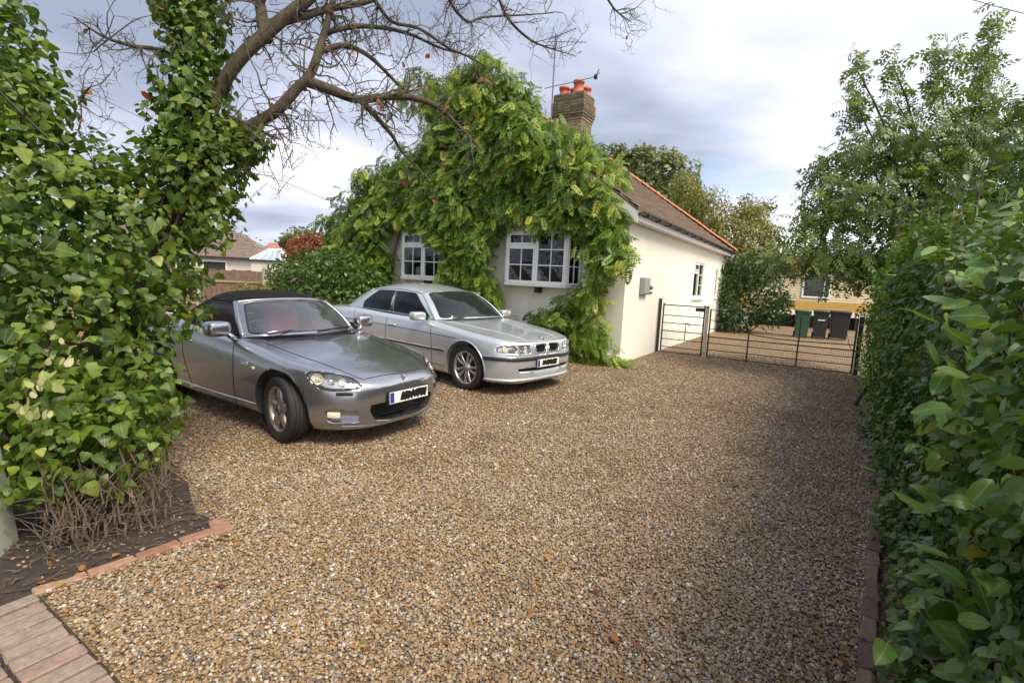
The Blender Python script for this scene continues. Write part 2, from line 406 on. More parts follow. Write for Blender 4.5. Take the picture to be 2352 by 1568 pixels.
def mat_glass(name, tint=(0.9, 0.95, 0.95), rough=0.0, ior=1.6, film=0.0):
    """thin pane: mostly clear, with a mirror reflection by angle"""
    m, nt, b = newmat(name)
    tr = nd(nt, 'ShaderNodeBsdfTransparent', {0: (*tint, 1)}); gl = nd(nt, 'ShaderNodeBsdfGlossy', {'Color': (0.95, 0.97, 1, 1), 'Roughness': rough})
    g_ = nd(nt, 'ShaderNodeNewGeometry'); f0 = ((ior - 1) / (ior + 1)) ** 2
    dt = nd(nt, 'ShaderNodeVectorMath', {0: g_.outputs['Normal'], 1: g_.outputs['Incoming']}, operation='DOT_PRODUCT').outputs['Value']
    om = nd(nt, 'ShaderNodeMath', {0: 1.0, 1: nd(nt, 'ShaderNodeMath', {0: dt}, operation='ABSOLUTE').outputs[0]}, operation='SUBTRACT').outputs[0]
    p5 = nd(nt, 'ShaderNodeMath', {0: om, 1: 5.0}, operation='POWER').outputs[0]
    fr = nd(nt, 'ShaderNodeMath', {0: p5, 1: 1 - f0, 2: f0}, operation='MULTIPLY_ADD')
    mx = nd(nt, 'ShaderNodeMixShader', {0: fr.outputs[0]}); nt.links.new(tr.outputs[0], mx.inputs[1]); nt.links.new(gl.outputs[0], mx.inputs[2])
    if film:
        df = nd(nt, 'ShaderNodeBsdfDiffuse', {0: (0.75, 0.78, 0.80, 1)}); m2 = nd(nt, 'ShaderNodeMixShader', {0: film}); nt.links.new(mx.outputs[0], m2.inputs[1]); nt.links.new(df.outputs[0], m2.inputs[2]); mx = m2
    nt.links.new(mx.outputs[0], nt.nodes['Material Output'].inputs[0]); return m
M_PANE = mat_glass('window_glass', (0.55, 0.60, 0.60))
def mat_tiles(name, base, moss):
    m, nt, b = newmat(name)
    o = nd(nt, 'ShaderNodeTexCoord').outputs['Object']
    n1 = nd(nt, 'ShaderNodeTexNoise', {'Vector': o, 'Scale': 1.6, 'Detail': 8.0, 'Roughness': 0.7})
    n2 = nd(nt, 'ShaderNodeTexNoise', {'Vector': o, 'Scale': 22.0, 'Detail': 6.0, 'Roughness': 0.7})
    c1 = ramp(nt, n2.outputs[0], [(0.3, tuple(x * .6 for x in base)), (0.7, tuple(x * 1.35 for x in base))])
    mx = nd(nt, 'ShaderNodeMix', {'Factor': ramp(nt, n1.outputs[0], [(0.42, (0, 0, 0)), (0.62, (0.9, 0.9, 0.9))]), 'A': c1}, data_type='RGBA')
    nt.links.new(ramp(nt, n2.outputs[0], [(0.3, tuple(x * .5 for x in moss)), (0.7, tuple(x * 1.4 for x in moss))]), mx.inputs['B'])
    nt.links.new(mx.outputs['Result'], b.inputs['Base Color']); b.inputs['Roughness'].default_value = 0.85
    bp = nd(nt, 'ShaderNodeBump', {'Height': n2.outputs[0], 'Strength': 0.5, 'Distance': 0.01}); nt.links.new(bp.outputs[0], b.inputs['Normal'])
    return m
M_TILE = mat_tiles('mossy_roof_tile', (0.165, 0.105, 0.078), (0.115, 0.09, 0.04))
M_TERRA = simple('terracotta_ridge', (0.42, 0.15, 0.075), 0.75, var=0.35, vscale=7, bump=0.3)
M_POT = simple('terracotta_pot', (0.45, 0.11, 0.06), 0.6, var=0.25, vscale=5)
def mat_brick(name, stops, lichen=0.0):
    m, nt, b = newmat(name)
    f = nd(nt, 'ShaderNodeObjectInfo').outputs['Random']; c = ramp(nt, f, stops)
    o = nd(nt, 'ShaderNodeNewGeometry').outputs['Position']
    n = nd(nt, 'ShaderNodeTexNoise', {'Vector': o, 'Scale': 30.0, 'Detail': 6.0, 'Roughness': 0.7})
    mx = nd(nt, 'ShaderNodeMix', {'Factor': 0.8, 'A': c, 'B': ramp(nt, n.outputs[0], [(0.3, (0.55, 0.55, 0.55)), (0.7, (1.3, 1.3, 1.25))])}, data_type='RGBA', blend_type='MULTIPLY')
    nt.links.new(mx.outputs['Result'], b.inputs['Base Color']); b.inputs['Roughness'].default_value = 0.9
    bp = nd(nt, 'ShaderNodeBump', {'Height': n.outputs[0], 'Strength': 0.6, 'Distance': 0.006}); nt.links.new(bp.outputs[0], b.inputs['Normal'])
    return m
M_OLDBRICK = mat_brick('stock_brick', [(0.0, (0.16, 0.13, 0.075)), (0.5, (0.25, 0.20, 0.12)), (1.0, (0.33, 0.25, 0.16))])
M_MOSSBRICK = mat_brick('lichened_brick', [(0.0, (0.085, 0.072, 0.04)), (0.5, (0.14, 0.115, 0.06)), (1.0, (0.20, 0.155, 0.09))])
M_PINKBRICK = mat_brick('pink_brick', [(0.0, (0.25, 0.125, 0.085)), (0.5, (0.31, 0.165, 0.115)), (1.0, (0.34, 0.20, 0.14))])
M_DARKEDGE = mat_brick('stained_edging_brick', [(0.0, (0.13, 0.075, 0.055)), (0.5, (0.19, 0.11, 0.08)), (1.0, (0.22, 0.14, 0.10))])
M_PAVER = mat_brick('paver', [(0.0, (0.27, 0.18, 0.145)), (0.5, (0.25, 0.195, 0.16)), (1.0, (0.26, 0.205, 0.165))])
M_MORTAR = simple('mortar', (0.20, 0.18, 0.15), 0.95, var=0.3, vscale=20)
M_IRON = simple('black_iron', (0.022, 0.021, 0.02), 0.55, var=0.3, vscale=20)
M_GALV = simple('galvanised_metal', (0.16, 0.165, 0.17), 0.5, metal=0.6, var=0.2)
M_CONC = simple('pale_concrete', (0.42, 0.42, 0.36), 0.9, var=0.25, vscale=8, bump=0.4, bscale=50)

def piece(name, me, parent, loc, rz=0.0, scale=(1, 1, 1), rx=0.0, ry=0.0):
    o = bpy.data.objects.new(name, me); COL.objects.link(o); o.parent = parent
    o.location = loc; o.rotation_euler = (rx, ry, rz); o.scale = scale; return o

# ------------------------------------------------------------------ edging bricks and pavers
def brick_mesh(name, sx, sy, sz, mat, bevel=0.006, wob=0.003):
    mb = MB().box((-sx / 2, -sy / 2, -sz / 2), (sx / 2, sy / 2, sz / 2)); me = mb.mesh(name)
    bm = bmesh.new(); bm.from_mesh(me); bmesh.ops.bevel(bm, geom=bm.edges[:], offset=bevel, segments=1, affect='EDGES')
    for v in bm.verts: v.co += Vector((random.uniform(-wob, wob), random.uniform(-wob, wob), random.uniform(-wob, wob)))
    bm.to_mesh(me); bm.free(); me.materials.append(mat); return me
bset = [brick_mesh('edging_brick', 0.208, 0.072, 0.065, M_PINKBRICK) for _ in range(4)]
e1 = tag(empty('brick_edging', (-2.2, 2.36, 0)), 'short L-shaped row of pink bricks edging the soil bed under the ivy hedge', 'edging')
p0, p1 = Vector((-2.30, 2.27, 0)), Vector((-1.775, 2.925, 0)); dd = (p1 - p0).normalized(); ang = math.atan2(dd.y, dd.x)
for i in range(4):
    c = p0 + dd * (0.105 + i * 0.212); piece('brick', bset[i], e1, c - e1.location + Vector((0, 0, -.010 - 0.004 * (3 - i))), ang + random.uniform(-.04, .04))
nn = Vector((-dd.y, dd.x, 0))
c = p1 + nn * 0.035 + dd * .03; piece('brick', bset[1], e1, c - e1.location + Vector((0, 0, -.006)), ang + R(82), (1, 1.45, 1))
e2 = tag(empty('brick_edging', (1.6, 1.95, 0)), 'long line of worn reddish bricks along the foot of the green hedge', 'edging')
poly = [Vector(p + (0,)) for p in ((0.75, 0.9), (1.60, 1.98), (2.35, 2.98), (3.72, 4.84), (5.4, 7.4), (7.05, 10.0))]
rb = [brick_mesh('edging_brick', 0.205, 0.065, 0.11, M_DARKEDGE, .009, .006) for _ in range(4)]
k = 0
for a, b in zip(poly, poly[1:]):
    d = b - a; n = max(1, round(d.length / 0.215)); an = math.atan2(d.y, d.x)
    for i in range(n):
        piece('brick', rb[k % 4], e2, a + d * ((i + .5) / n) - e2.location + Vector((0, 0, 0.0 + random.uniform(-.006, .006))), an + random.uniform(-.03, .03)); k += 1
pv = tag(empty('pavement', tuple(EDGE_L)), 'strip of pinkish grey block pavers beside the gravel drive', 'pavement', kind='structure')
psets = [brick_mesh('paver', 0.081, 0.205, 0.06, M_PAVER, 0.006) for _ in range(5)]
for i in range(-11, 15):
    for j in range(0, 4):
        c = EDGE_L - HL * (0.048 + i * 0.096) - HD * (0.118 + j * 0.220)
        if (c - EDGE_L).dot(-HL) < 0 and j == 0 and i < -1: continue
        piece('paver', psets[(i * 3 + j) % 5], pv, c - EDGE_L + Vector((0, 0, -0.016 + random.uniform(-.003, .003))), HOUSE_ROT + R(90) + random.uniform(-.01, .01))
jb = MB().add([tuple((HL * a - HD * b).to_3d() + Vector((0, 0, -.0045))) for a, b in ((3, 0), (3, 1.7), (-3, 1.7), (-3, 0))], [(0, 1, 2, 3)]).build('paver_bedding', M_SOIL, pv)

# ------------------------------------------------------------------ the bungalow (local x = back along the drive, y = along the front, z up)
house = tag(empty('bungalow', tuple(HK), HOUSE_ROT), 'cream rendered bungalow with mossy tiled roof and white windows', 'house')
HW, HLEN, EAVE, OV, TP = 7.2, 11.3, 3.10, 0.25, 0.75
RIDGE = EAVE + (HW / 2 + OV) * TP
def cdt_fill(outer, holes, spacing=None):
    """triangulate a polygon with holes; returns verts2d, tris"""
    pts, edges = [], []
    def ring(r):
        o = len(pts); pts.extend([Vector(p) for p in r]); edges.extend([(o + i, o + (i + 1) % len(r)) for i in range(len(r))])
    ring(outer)
    for h in holes: ring(h)
    def inside(p, poly):
        c = False; n = len(poly)
        for i in range(n):
            a, b = poly[i], poly[(i + 1) % n]
            if (a[1] > p[1]) != (b[1] > p[1]) and p[0] < (b[0] - a[0]) * (p[1] - a[1]) / (b[1] - a[1]) + a[0]: c = not c
        return c
    if spacing:
        xs = [p[0] for p in outer]; ys = [p[1] for p in outer]
        sx, sy = spacing if isinstance(spacing, tuple) else (spacing, spacing)
        for x in np.arange(min(xs) + sx / 2, max(xs), sx):
            for y in np.arange(min(ys) + sy / 2, max(ys), sy):
                p = (x, y)
                if inside(p, outer) and not any(inside(p, h) for h in holes): pts.append(Vector(p))
    v, e, f, *_ = delaunay_2d_cdt(pts, edges, [], 0, 1e-7)
    out = []
    for t in f:
        c = sum((v[i] for i in t), Vector((0, 0))) / len(t)
        if inside(c, outer) and not any(inside(c, h) for h in holes): out.append(tuple(t))
    return v, out
def wall(name, outer, holes, fn, depth, mat, parent):
    """wall face with openings and their reveals; fn(u, v, w) with w inwards"""
    v, f = cdt_fill(outer, holes)
    mb = MB(); mb.add([fn(p.x, p.y, 0) for p in v], f)
    for h in holes:
        k = len(h); mb.add([fn(a, b, 0) for a, b in h] + [fn(a, b, depth) for a, b in h], [(i, (i + 1) % k, k + (i + 1) % k, k + i) for i in range(k)])
    return mb.build(name, mat, parent)
rect = lambda a, b, c, d: [(a, c), (b, c), (b, d), (a, d)]
apexz = EAVE + (HW / 2 + OV) * TP - 0.12
eavz = EAVE + OV * TP - 0.06
BAYS = [(1.02, 2.90), (4.30, 6.12)]; SILL, HEAD = 1.56, 2.70
wall('front_wall', [(0, -.05), (HW, -.05), (HW, eavz), (HW / 2, apexz), (0, eavz)], [rect(a, b, SILL, HEAD) for a, b in BAYS], lambda u, v, w: (w, u, v), 0.18, M_WALL, house)
SIDEW = [(6.16, 7.60, 1.33, 2.43), (9.70, 10.15, 1.33, 2.35)]
wall('side_wall', [(0, -.05), (HLEN, -.05), (HLEN, eavz), (0, eavz)], [rect(a, b, c, d) for a, b, c, d in SIDEW], lambda u, v, w: (u, w, v), 0.14, M_WALL, house)
MB().add([(HLEN, 0, -.05), (HLEN, HW, -.05), (HLEN, HW, eavz), (HLEN, 0, eavz)], [(0, 1, 2, 3)]).build('rear_wall', M_WALL, house)
MB().add([(0, HW, -.05), (HLEN, HW, -.05), (HLEN, HW, eavz), (0, HW, eavz)], [(0, 1, 2, 3)]).build('far_wall', M_WALL, house)
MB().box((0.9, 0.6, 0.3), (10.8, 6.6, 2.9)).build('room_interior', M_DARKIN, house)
MB().box((-.03, -.03, -.05), (0.02, HW + .03, 0.16)).build('plinth', M_WALL, house)

def casement(parent, fn, u0, u1, v0, v1, bars=(2, 3), transom=None, fr=0.055, d=0.05, name='window_light'):
    """one framed light with glazing bars; fn(u, v, w) w outwards"""
    fm = MB(); pn = []
    def bar(a, b, c, e, w0, w1): 
        q = [fn(x, y, z) for z in (w0, w1) for x, y in ((a, c), (b, c), (b, e), (a, e))]
        fm.add(q, [(3, 2, 1, 0), (4, 5, 6, 7), (0, 1, 5, 4), (1, 2, 6, 5), (2, 3, 7, 6), (3, 0, 4, 7)])
    bar(u0, u0 + fr, v0, v1, 0, d); bar(u1 - fr, u1, v0, v1, 0, d); bar(u0 + fr, u1 - fr, v0, v0 + fr, 0, d); bar(u0 + fr, u1 - fr, v1 - fr, v1, 0, d)
    cells = [(u0 + fr, u1 - fr, v0 + fr, v1 - fr, bars)]
    if transom:
        t = v0 + (v1 - v0) * transom
        bar(u0 + fr, u1 - fr, t - fr * .8, t + fr * .8, 0, d * 1.05)
        cells = [(u0 + fr, u1 - fr, v0 + fr, t - fr * .8, (bars[0], max(1, bars[1] - 1))), (u0 + fr, u1 - fr, t + fr * .8, v1 - fr, (bars[0], 1))]
        a, b, c, e = u0 + fr, u1 - fr, t + fr * .8, v1 - fr                       # the opening sash in the transom
        bar(a, a + .035, c, e, d, d * 1.5); bar(b - .035, b, c, e, d, d * 1.5); bar(a + .035, b - .035, c, c + .035, d, d * 1.5); bar(a + .035, b - .035, e - .035, e, d, d * 1.5)
    root = fm.build(name, M_WHITE, parent)
    BF = [(3, 2, 1, 0), (4, 5, 6, 7), (0, 1, 5, 4), (1, 2, 6, 5), (2, 3, 7, 6), (3, 0, 4, 7)]
    for a, b, c, e, (nx, ny) in cells:
        for i in range(1, nx):
            x = a + (b - a) * i / nx; q = [fn(xx, yy, z) for z in (.012, .034) for xx, yy in ((x - .011, c), (x + .011, c), (x + .011, e), (x - .011, e))]
            MB().add(q, BF).build('glazing_bar', M_WHITE, root)
        for j in range(1, ny):
            y = c + (e - c) * j / ny; q = [fn(xx, yy, z) for z in (.013, .033) for xx, yy in ((a, y - .011), (b, y - .011), (b, y + .011), (a, y + .011))]
            MB().add(q, BF).build('glazing_bar', M_WHITE, root)
        for i in range(nx):
            for j in range(ny):
                xa, xb, ya, yb = a + (b - a) * i / nx, a + (b - a) * (i + 1) / nx, c + (e - c) * j / ny, c + (e - c) * (j + 1) / ny
                t = random.uniform(-.004, .004)
                MB().add([fn(xa, ya, .022 + t), fn(xb, ya, .022 - t), fn(xb, yb, .022 + t), fn(xa, yb, .022 - t)], [(0, 1, 2, 3)]).build('pane', M_PANE, root)
    return root
def bay(a, b):
    """shallow splayed bay: narrow splays either side of two lights"""
    pr, sp = 0.26, 0.20; z0, z1 = SILL, HEAD
    root = house
    A, B = (0, a), (-pr, a + sp); C, D_ = (-pr, b - sp), (0, b)
    mid = (a + b) / 2
    def plane(p, q):
        p, q = Vector((p[0], p[1], 0)), Vector((q[0], q[1], 0)); t = (q - p); ln = t.length; t.normalize(); n = Vector((-t.y, t.x, 0))
        if n.x > 0: n = -n
        return (lambda u, v, w: tuple(p + t * u + n * w + Vector((0, 0, v)))), ln
    f1, l1 = plane(A, B); casement(root, f1, 0.0, l1, z0, z1, (2, 3), None, 0.045)
    f2, l2 = plane(B, C); casement(root, f2, 0.0, l2 / 2 - .002, z0, z1, (2, 3), None, 0.06)
    casement(root, f2, l2 / 2 + .002, l2, z0, z1, (2, 3), 0.70, 0.06)
    f3, l3 = plane(C, D_); casement(root, f3, 0.0, l3, z0, z1, (2, 3), None, 0.045)
    for (x, y) in (B, C): MB().tube([(x, y, z0), (x, y, z1)], 0.032, 6).build('bay_post', M_WHITE, root)
    o = 0.07
    poly = [(0.02, a - .05), (-pr - o, a + sp - .03), (-pr - o, b - sp + .03), (0.02, b + .05)]
    MB().prism(poly, z0 - .065, z0 - .004).build('window_sill', M_WHITEWOOD, root, bevel=.008, fix=True)
    MB().prism([(0.02, a - .03), (-pr - .04, a + sp - .02), (-pr - .04, b - sp + .02), (0.02, b + .03)], z1 + .004, z1 + .13).build('bay_head', M_WHITEWOOD, root, fix=True)
    MB().box((-.2, mid - .05, z0 - .2), (0.01, mid + .05, z0 - .066)).build('sill_bracket', M_BLACKPVC, root)
    MB().add([(-.05, mid - .75, z0 + .05), (-.05, mid - .28, z0 + .05), (-.05, mid - .28, z0 + .38), (-.05, mid - .75, z0 + .38)], [(0, 1, 2, 3)])
for a, b in BAYS: bay(a, b)
# a folded paper on the inner sill of each bay
for yy in (2.02, 5.55): MB().box((-.10, yy - .10, SILL + .06), (-.085, yy + .08, SILL + .27)).build('paper_sheet', M_CURTAIN, house)
fs = lambda u, v, w: (u, .07 - w, v)
a, b, c, d = SIDEW[0]; mid = (a + b) / 2
casement(house, fs, a, mid - .002, c, d, (1, 2), .72, .06); casement(house, fs, mid + .002, b, c, d, (1, 3), None, .06)
MB().box((a - .06, -.06, c - .09), (b + .06, .14, c - .004)).build('window_sill', M_WHITEWOOD, house, bevel=.01)
a, b, c, d = SIDEW[1]
casement(house, fs, a, b, c, d, (1, 2), None, .05)
MB().box((a - .05, -.05, c - .08), (b + .05, .14, c - .004)).build('window_sill', M_WHITEWOOD, house, bevel=.01)

# roof: gable to the front, hip to the back
FX, BX = -0.30, HLEN + OV
HX = BX - (HW / 2 + OV)                    # where ridge meets hips
yl, yr, ym = HW + OV, -OV, HW / 2
def slab(pts, th=0.05):
    mb = MB(); k = len(pts); mb.add([(x, y, z) for x, y, z in pts] + [(x, y, z - th) for x, y, z in pts], [tuple(range(k)), tuple(range(2 * k - 1, k - 1, -1))] + [(i, k + i, k + (i + 1) % k, (i + 1) % k) for i in range(k)]); return mb
roof = slab([(FX, yr, EAVE), (BX, yr, EAVE), (HX, ym, RIDGE), (FX, ym, RIDGE)]).build('roof', M_TILE, house)
slab([(FX, yl, EAVE), (FX, ym, RIDGE), (HX, ym, RIDGE), (BX, yl, EAVE)]).build('roof_far_slope', M_TILE, house)
slab([(BX, yr, EAVE), (BX, yl, EAVE), (HX, ym, RIDGE)]).build('roof_hip_end', M_TILE, house)
def tiles(name, x0f, x1f, yf, nrow, parent):
    mb = MB(); slope = math.sqrt(1 + TP * TP)
    for r in range(nrow):
        t0, t1 = r / nrow, min(1.0, (r + 1.25) / nrow)
        xa, xb = x0f(t0), x1f(t0); n = max(1, int((xb - xa) / 0.25)); off = (r % 2) * .125
        for i in range(n):
            u0, u1 = xa + off + (xb - xa) * i / n, xa + off + (xb - xa) * (i + 1) / n - .006
            u1 = min(u1, x1f(t1) if x1f(t1) > u0 else u1)
            if u1 <= u0: continue
            h = .045 + random.uniform(0, .016); y0, z0 = yf(t0); y1, z1 = yf(t1)
            mb.add([(u0, y0, z0 + h), (u1, y0, z0 + h), (u1, y1, z1 + .012), (u0, y1, z1 + .012), (u0, y0, z0), (u1, y0, z0)], [(0, 1, 2, 3), (4, 5, 1, 0)])
    o = mb.build(name, M_TILE, parent); o['kind'] = 'stuff'; return o
hs = HW / 2 + OV
tiles('roof_tiles', lambda t: FX, lambda t: BX - hs * t, lambda t: (yr + hs * t, EAVE + hs * TP * t), 20, roof)
def halfround(L_):
    mb = MB(); n = 7; vs = []
    for x in (0, L_):
        for j in range(n):
            a = math.pi * j / (n - 1); vs.append((x, math.cos(a) * .12, math.sin(a) * .10))
    mb.add(vs, [(j, j + 1, n + j + 1, n + j) for j in range(n - 1)] + [tuple(range(n)), tuple(range(2 * n - 1, n - 1, -1))])
    me = mb.mesh('ridge_tile'); me.materials.append(M_TERRA); return me
rt = halfround(.335)
def ridge_run(p, q, name):
    p, q = Vector(p), Vector(q); d = q - p; n = round(d.length / .33); e = d.to_track_quat('X', 'Z').to_euler()
    for i in range(n):
        o = bpy.data.objects.new(name, rt); COL.objects.link(o); o.parent = roof; o.location = p + d * (i / n) + Vector((0, 0, random.uniform(-.006, .01))); o.rotation_euler = (e.x + random.uniform(-.03, .03), e.y, e.z)
ridge_run((BX + .05, yr - .05, EAVE + .02), (HX, ym, RIDGE), 'hip_tile')
ridge_run((HX, ym, RIDGE + .01), (FX, ym, RIDGE + .01), 'ridge_tile')
# bargeboards, fascia, soffit, gutter
def board(p, q, w, th, name):
    mb = MB(); p, q = Vector(p), Vector(q); mb.add([p, q, q - Vector((0, 0, w)), p - Vector((0, 0, w))] + [v + Vector((th, 0, 0)) for v in (p, q, q - Vector((0, 0, w)), p - Vector((0, 0, w)))], [(0, 1, 2, 3), (7, 6, 5, 4), (0, 4, 5, 1), (1, 5, 6, 2), (2, 6, 7, 3), (3, 7, 4, 0)])
    mb.build(name, M_WHITEWOOD, house, fix=True)
board((FX + .004, yr, EAVE - .03), (FX + .004, ym, RIDGE - .03), .24, .025, 'bargeboard'); board((FX + .004, yl, EAVE - .03), (FX + .004, ym, RIDGE - .03), .24, .025, 'bargeboard')
MB().box((FX + .03, yr + .02, EAVE - .21), (BX - .02, yr + .045, EAVE - .055)).build('fascia', M_WHITEWOOD, house)
MB().box((FX + .03, yr + .05, EAVE - .20), (BX - .02, -.003, EAVE - .18)).build('soffit', M_WHITEWOOD, house)
g = MB(); prof = [(math.cos(t) * .06, math.sin(t) * .055) for t in np.linspace(math.pi, 2 * math.pi, 7)]
vs = [(x, yr - .045 + a, EAVE - .045 + b) for x in (FX, BX + .05) for a, b in prof]; k = 7
g.add(vs, [(j, j + 1, k + j + 1, k + j) for j in range(k - 1)]); g.build('gutter', M_BLACKPVC, house)
for i in range(14): MB().box((FX + .4 + i * .85, yr - .11, EAVE - .115), (FX + .43 + i * .85, yr + .018, EAVE - .04)).build('gutter_bracket', M_BLACKPVC, house)
# drainpipe at the far corner
MB().tube([(HLEN - .02, yr - .03, EAVE - .1), (HLEN + .0, yr - .03, EAVE - .2), (HLEN + .05, -.05, EAVE - .4), (HLEN + .05, -.05, .05)], .032, 8).build('drainpipe', M_WHITE, house, smooth=True)

# chimney, brick by brick
CH = Vector((4.45, 3.6, 0))
chim = empty('chimney', CH); chim.parent = house; chim.rotation_euler = (0, 0, 0)
bl, bh, gap, bw = .215, .065, .011, .1025
cbm = [brick_mesh('chimney_brick', bl, bw, bh, M_OLDBRICK, .004, .002) for _ in range(4)]
cmm = [brick_mesh('chimney_brick', bl, bw, bh, M_MOSSBRICK, .004, .003) for _ in range(4)]
def course(z, sx, sy, off, pool):
    k = 0
    for sgn in (-1,):                                            # front (towards camera) face
        n = max(1, round(sy / (bl + gap)))
        for i in range(n):
            L_ = sy / n - gap; y = -sy / 2 + (i + .5) * sy / n
            piece('brick', pool[(k + off) % 4], chim, (-sx / 2 + bw / 2, y, z), R(90), (L_ / bl, 1, 1)); k += 1
    n = max(1, round((sx - bw) / (bl + gap)))
    for i in range(n):
        L_ = (sx - bw) / n - gap; x = -sx / 2 + bw + gap / 2 + (i + .5) * (sx - bw) / n
        piece('brick', pool[(k + off) % 4], chim, (x, -sy / 2 + bw / 2, z), 0, (L_ / bl, 1, 1)); k += 1
        if off < 2 or z > 6.3: pass
z = 5.30; cs = 0
SX, SY = 0.72, 0.94
core = MB()
levels = []
while z < 7.13:
    if z < 6.42: g_ = 0.0; pool = cbm
    elif z < 6.50: g_ = 0.04; pool = cbm
    elif z < 6.58: g_ = 0.085; pool = cmm
    elif z < 6.66: g_ = 0.13; pool = cmm
    elif z < 6.96: g_ = 0.15; pool = cmm
    else: g_ = 0.06; pool = cmm
    course(z, SX + g_, SY + g_, cs, pool); levels.append((z, g_)); z += bh + gap; cs += 1
for zz, g_ in levels: core.box((-(SX + g_) / 2 + .012, -(SY + g_) / 2 + .012, zz - .039), ((SX + g_) / 2, (SY + g_) / 2, zz + .0381))
core.build('mortar_core', M_MORTAR, chim)
ztop = z - .04
MB().box((-.36, -.48, ztop), (.36, .48, ztop + .03)).build('mortar_flaunching', M_MORTAR, chim)
def pot(x, y, h, r):
    MB().lathe([(r * 1.05, 0), (r * 1.05, .05), (r * .98, .06), (r * .9, h - .08), (r * 1.08, h - .07), (r * 1.1, h), (r * .85, h), (r * .8, h - .3), (0, h - .3)], 18, (x, y, ztop + .02)).build('chimney_pot', M_POT, chim, smooth=True)
pot(-.12, .28, .27, .15); pot(.12, .06, .27, .13); pot(-.18, -.22, .36, .155); pot(.2, -.3, .27, .145)

# things fixed to the side wall
def hpw(d, out, z): return HK + HD * d - HL * out + Vector((0, 0, z))
mbx = tag(empty('meter_box', hpw(1.17, 0, 1.62), HOUSE_ROT), 'grey meter box on the cream side wall', 'meter box')
MB().box((-.25, -.09, -.19), (.25, .0, .19)).build('box_body', simple('grey_box', (0.27, 0.26, 0.26), .6, var=.1), mbx, bevel=.01)
MB().box((-.215, -.104, -.16), (.215, -.0905, .16)).build('box_door', simple('grey_door', (0.30, 0.29, 0.29), .5, var=.1), mbx, bevel=.006)
MB().box((.15, -.112, -.02), (.18, -.1045, .03)).build('lock', M_BLACKPVC, mbx)
for zz, nm, lb, r_ in ((1.585, 'wall_lamp', 'small black round fitting beside the grey meter box', .045), (1.47, 'door_bell', 'small black button below the round fitting by the meter box', .028)):
    t = tag(empty(nm, hpw(1.70, 0, zz), HOUSE_ROT), lb, 'wall fitting')
    MB().lathe([(r_ * 1.1, 0), (r_ * 1.1, .015), (r_, .02), (r_ * .8, .06), (0, .065)], 14, (0, 0, 0), (0, -1, 0)).build('casing', M_BLACKPVC, t, smooth=True)
    MB().lathe([(r_ * .5, .064), (r_ * .45, .07), (0, .071)], 12, (0, 0, 0), (0, -1, 0)).build('lens', M_GALV, t, smooth=True)
tp = tag(empty('garden_tap', hpw(5.6, 0, .55), HOUSE_ROT), 'small dark garden tap low on the side wall behind the gate', 'tap')
MB().tube([(0, 0, 0), (0, -.09, 0), (0, -.12, -.02), (0, -.125, -.08)], .014, 8).build('spout', M_IRON, tp)
MB().tube([(0, -.07, 0), (0, -.07, .06)], .008, 6).build('stem', M_IRON, tp); MB().tube([(-.04, -.07, .065), (.04, -.07, .065)], .010, 6).build('handle', M_IRON, tp)
MB().tube([(0, -.01, 0), (0, -.01, -.5)], .011, 6).build('pipe', M_IRON, tp)

# TV aerial on the ridge behind the wisteria
AE = hp(3.35, 3.75, 0)
ae = tag(empty('television_aerial', (AE.x, AE.y, RIDGE - .2), HOUSE_ROT), 'tall grey television aerial mast standing beside the chimney', 'aerial')
MB().tube([(0, 0, 0), (0.0, 0, 2.75)], .020, 8).build('mast', M_GALV, ae)
def yagi(z, ln, el, ang, tilt, name, dish):
    d = Vector((math.cos(ang), math.sin(ang), tilt)); n = Vector((-math.sin(ang), math.cos(ang), 0)); o = Vector((0, 0, z))
    b = MB().tube([o - d * .25, o + d * ln], .011, 6).build(name, M_GALV, ae)
    e = MB()
    for i in range(el): e.tube([o + d * (.12 + i * (ln - .15) / el) - n * .13, o + d * (.12 + i * (ln - .15) / el) + n * .13], .005, 5)
    e.build('aerial_elements', M_GALV, b)
    if dish:
        for s in (-1, 1): MB().tube([o + d * ln, o + d * (ln + .1) + n * .1 * s + Vector((0, 0, .14))], .012, 5).build('reflector', M_IRON, b)
        MB().lathe([(0.0, -.06), (.07, -.03), (.07, .03), (0, .06)], 10, o + d * ln, d).build('dipole_box', M_IRON, b)
yagi(1.35, 1.2, 0, R(-74), .16, 'lower_boom', True)
yagi(2.55, 0.9, 6, R(-52), .08, 'upper_boom', False); yagi(2.68, 0.7, 5, R(-100), .05, 'upper_boom', False)

# ------------------------------------------------------------------ car building tools (local x = forward, nose at 0; y = left; z up)
def pchip(xs, ys, xq):
    xs, ys, xq = map(lambda a: np.asarray(a, float), (xs, ys, xq)); h = np.diff(xs); d = np.diff(ys) / h
    m = np.zeros_like(ys); m[0], m[-1] = d[0], d[-1]
    for i in range(1, len(xs) - 1):
        if d[i - 1] * d[i] > 0:
            w1, w2 = 2 * h[i] + h[i - 1], h[i] + 2 * h[i - 1]; m[i] = (w1 + w2) / (w1 / d[i - 1] + w2 / d[i])
    k = np.clip(np.searchsorted(xs, xq) - 1, 0, len(xs) - 2); t = (xq - xs[k]) / h[k]
    return (2 * t ** 3 - 3 * t ** 2 + 1) * ys[k] + (t ** 3 - 2 * t ** 2 + t) * h[k] * m[k] + (-2 * t ** 3 + 3 * t ** 2) * ys[k + 1] + (t ** 3 - t ** 2) * h[k] * m[k + 1]
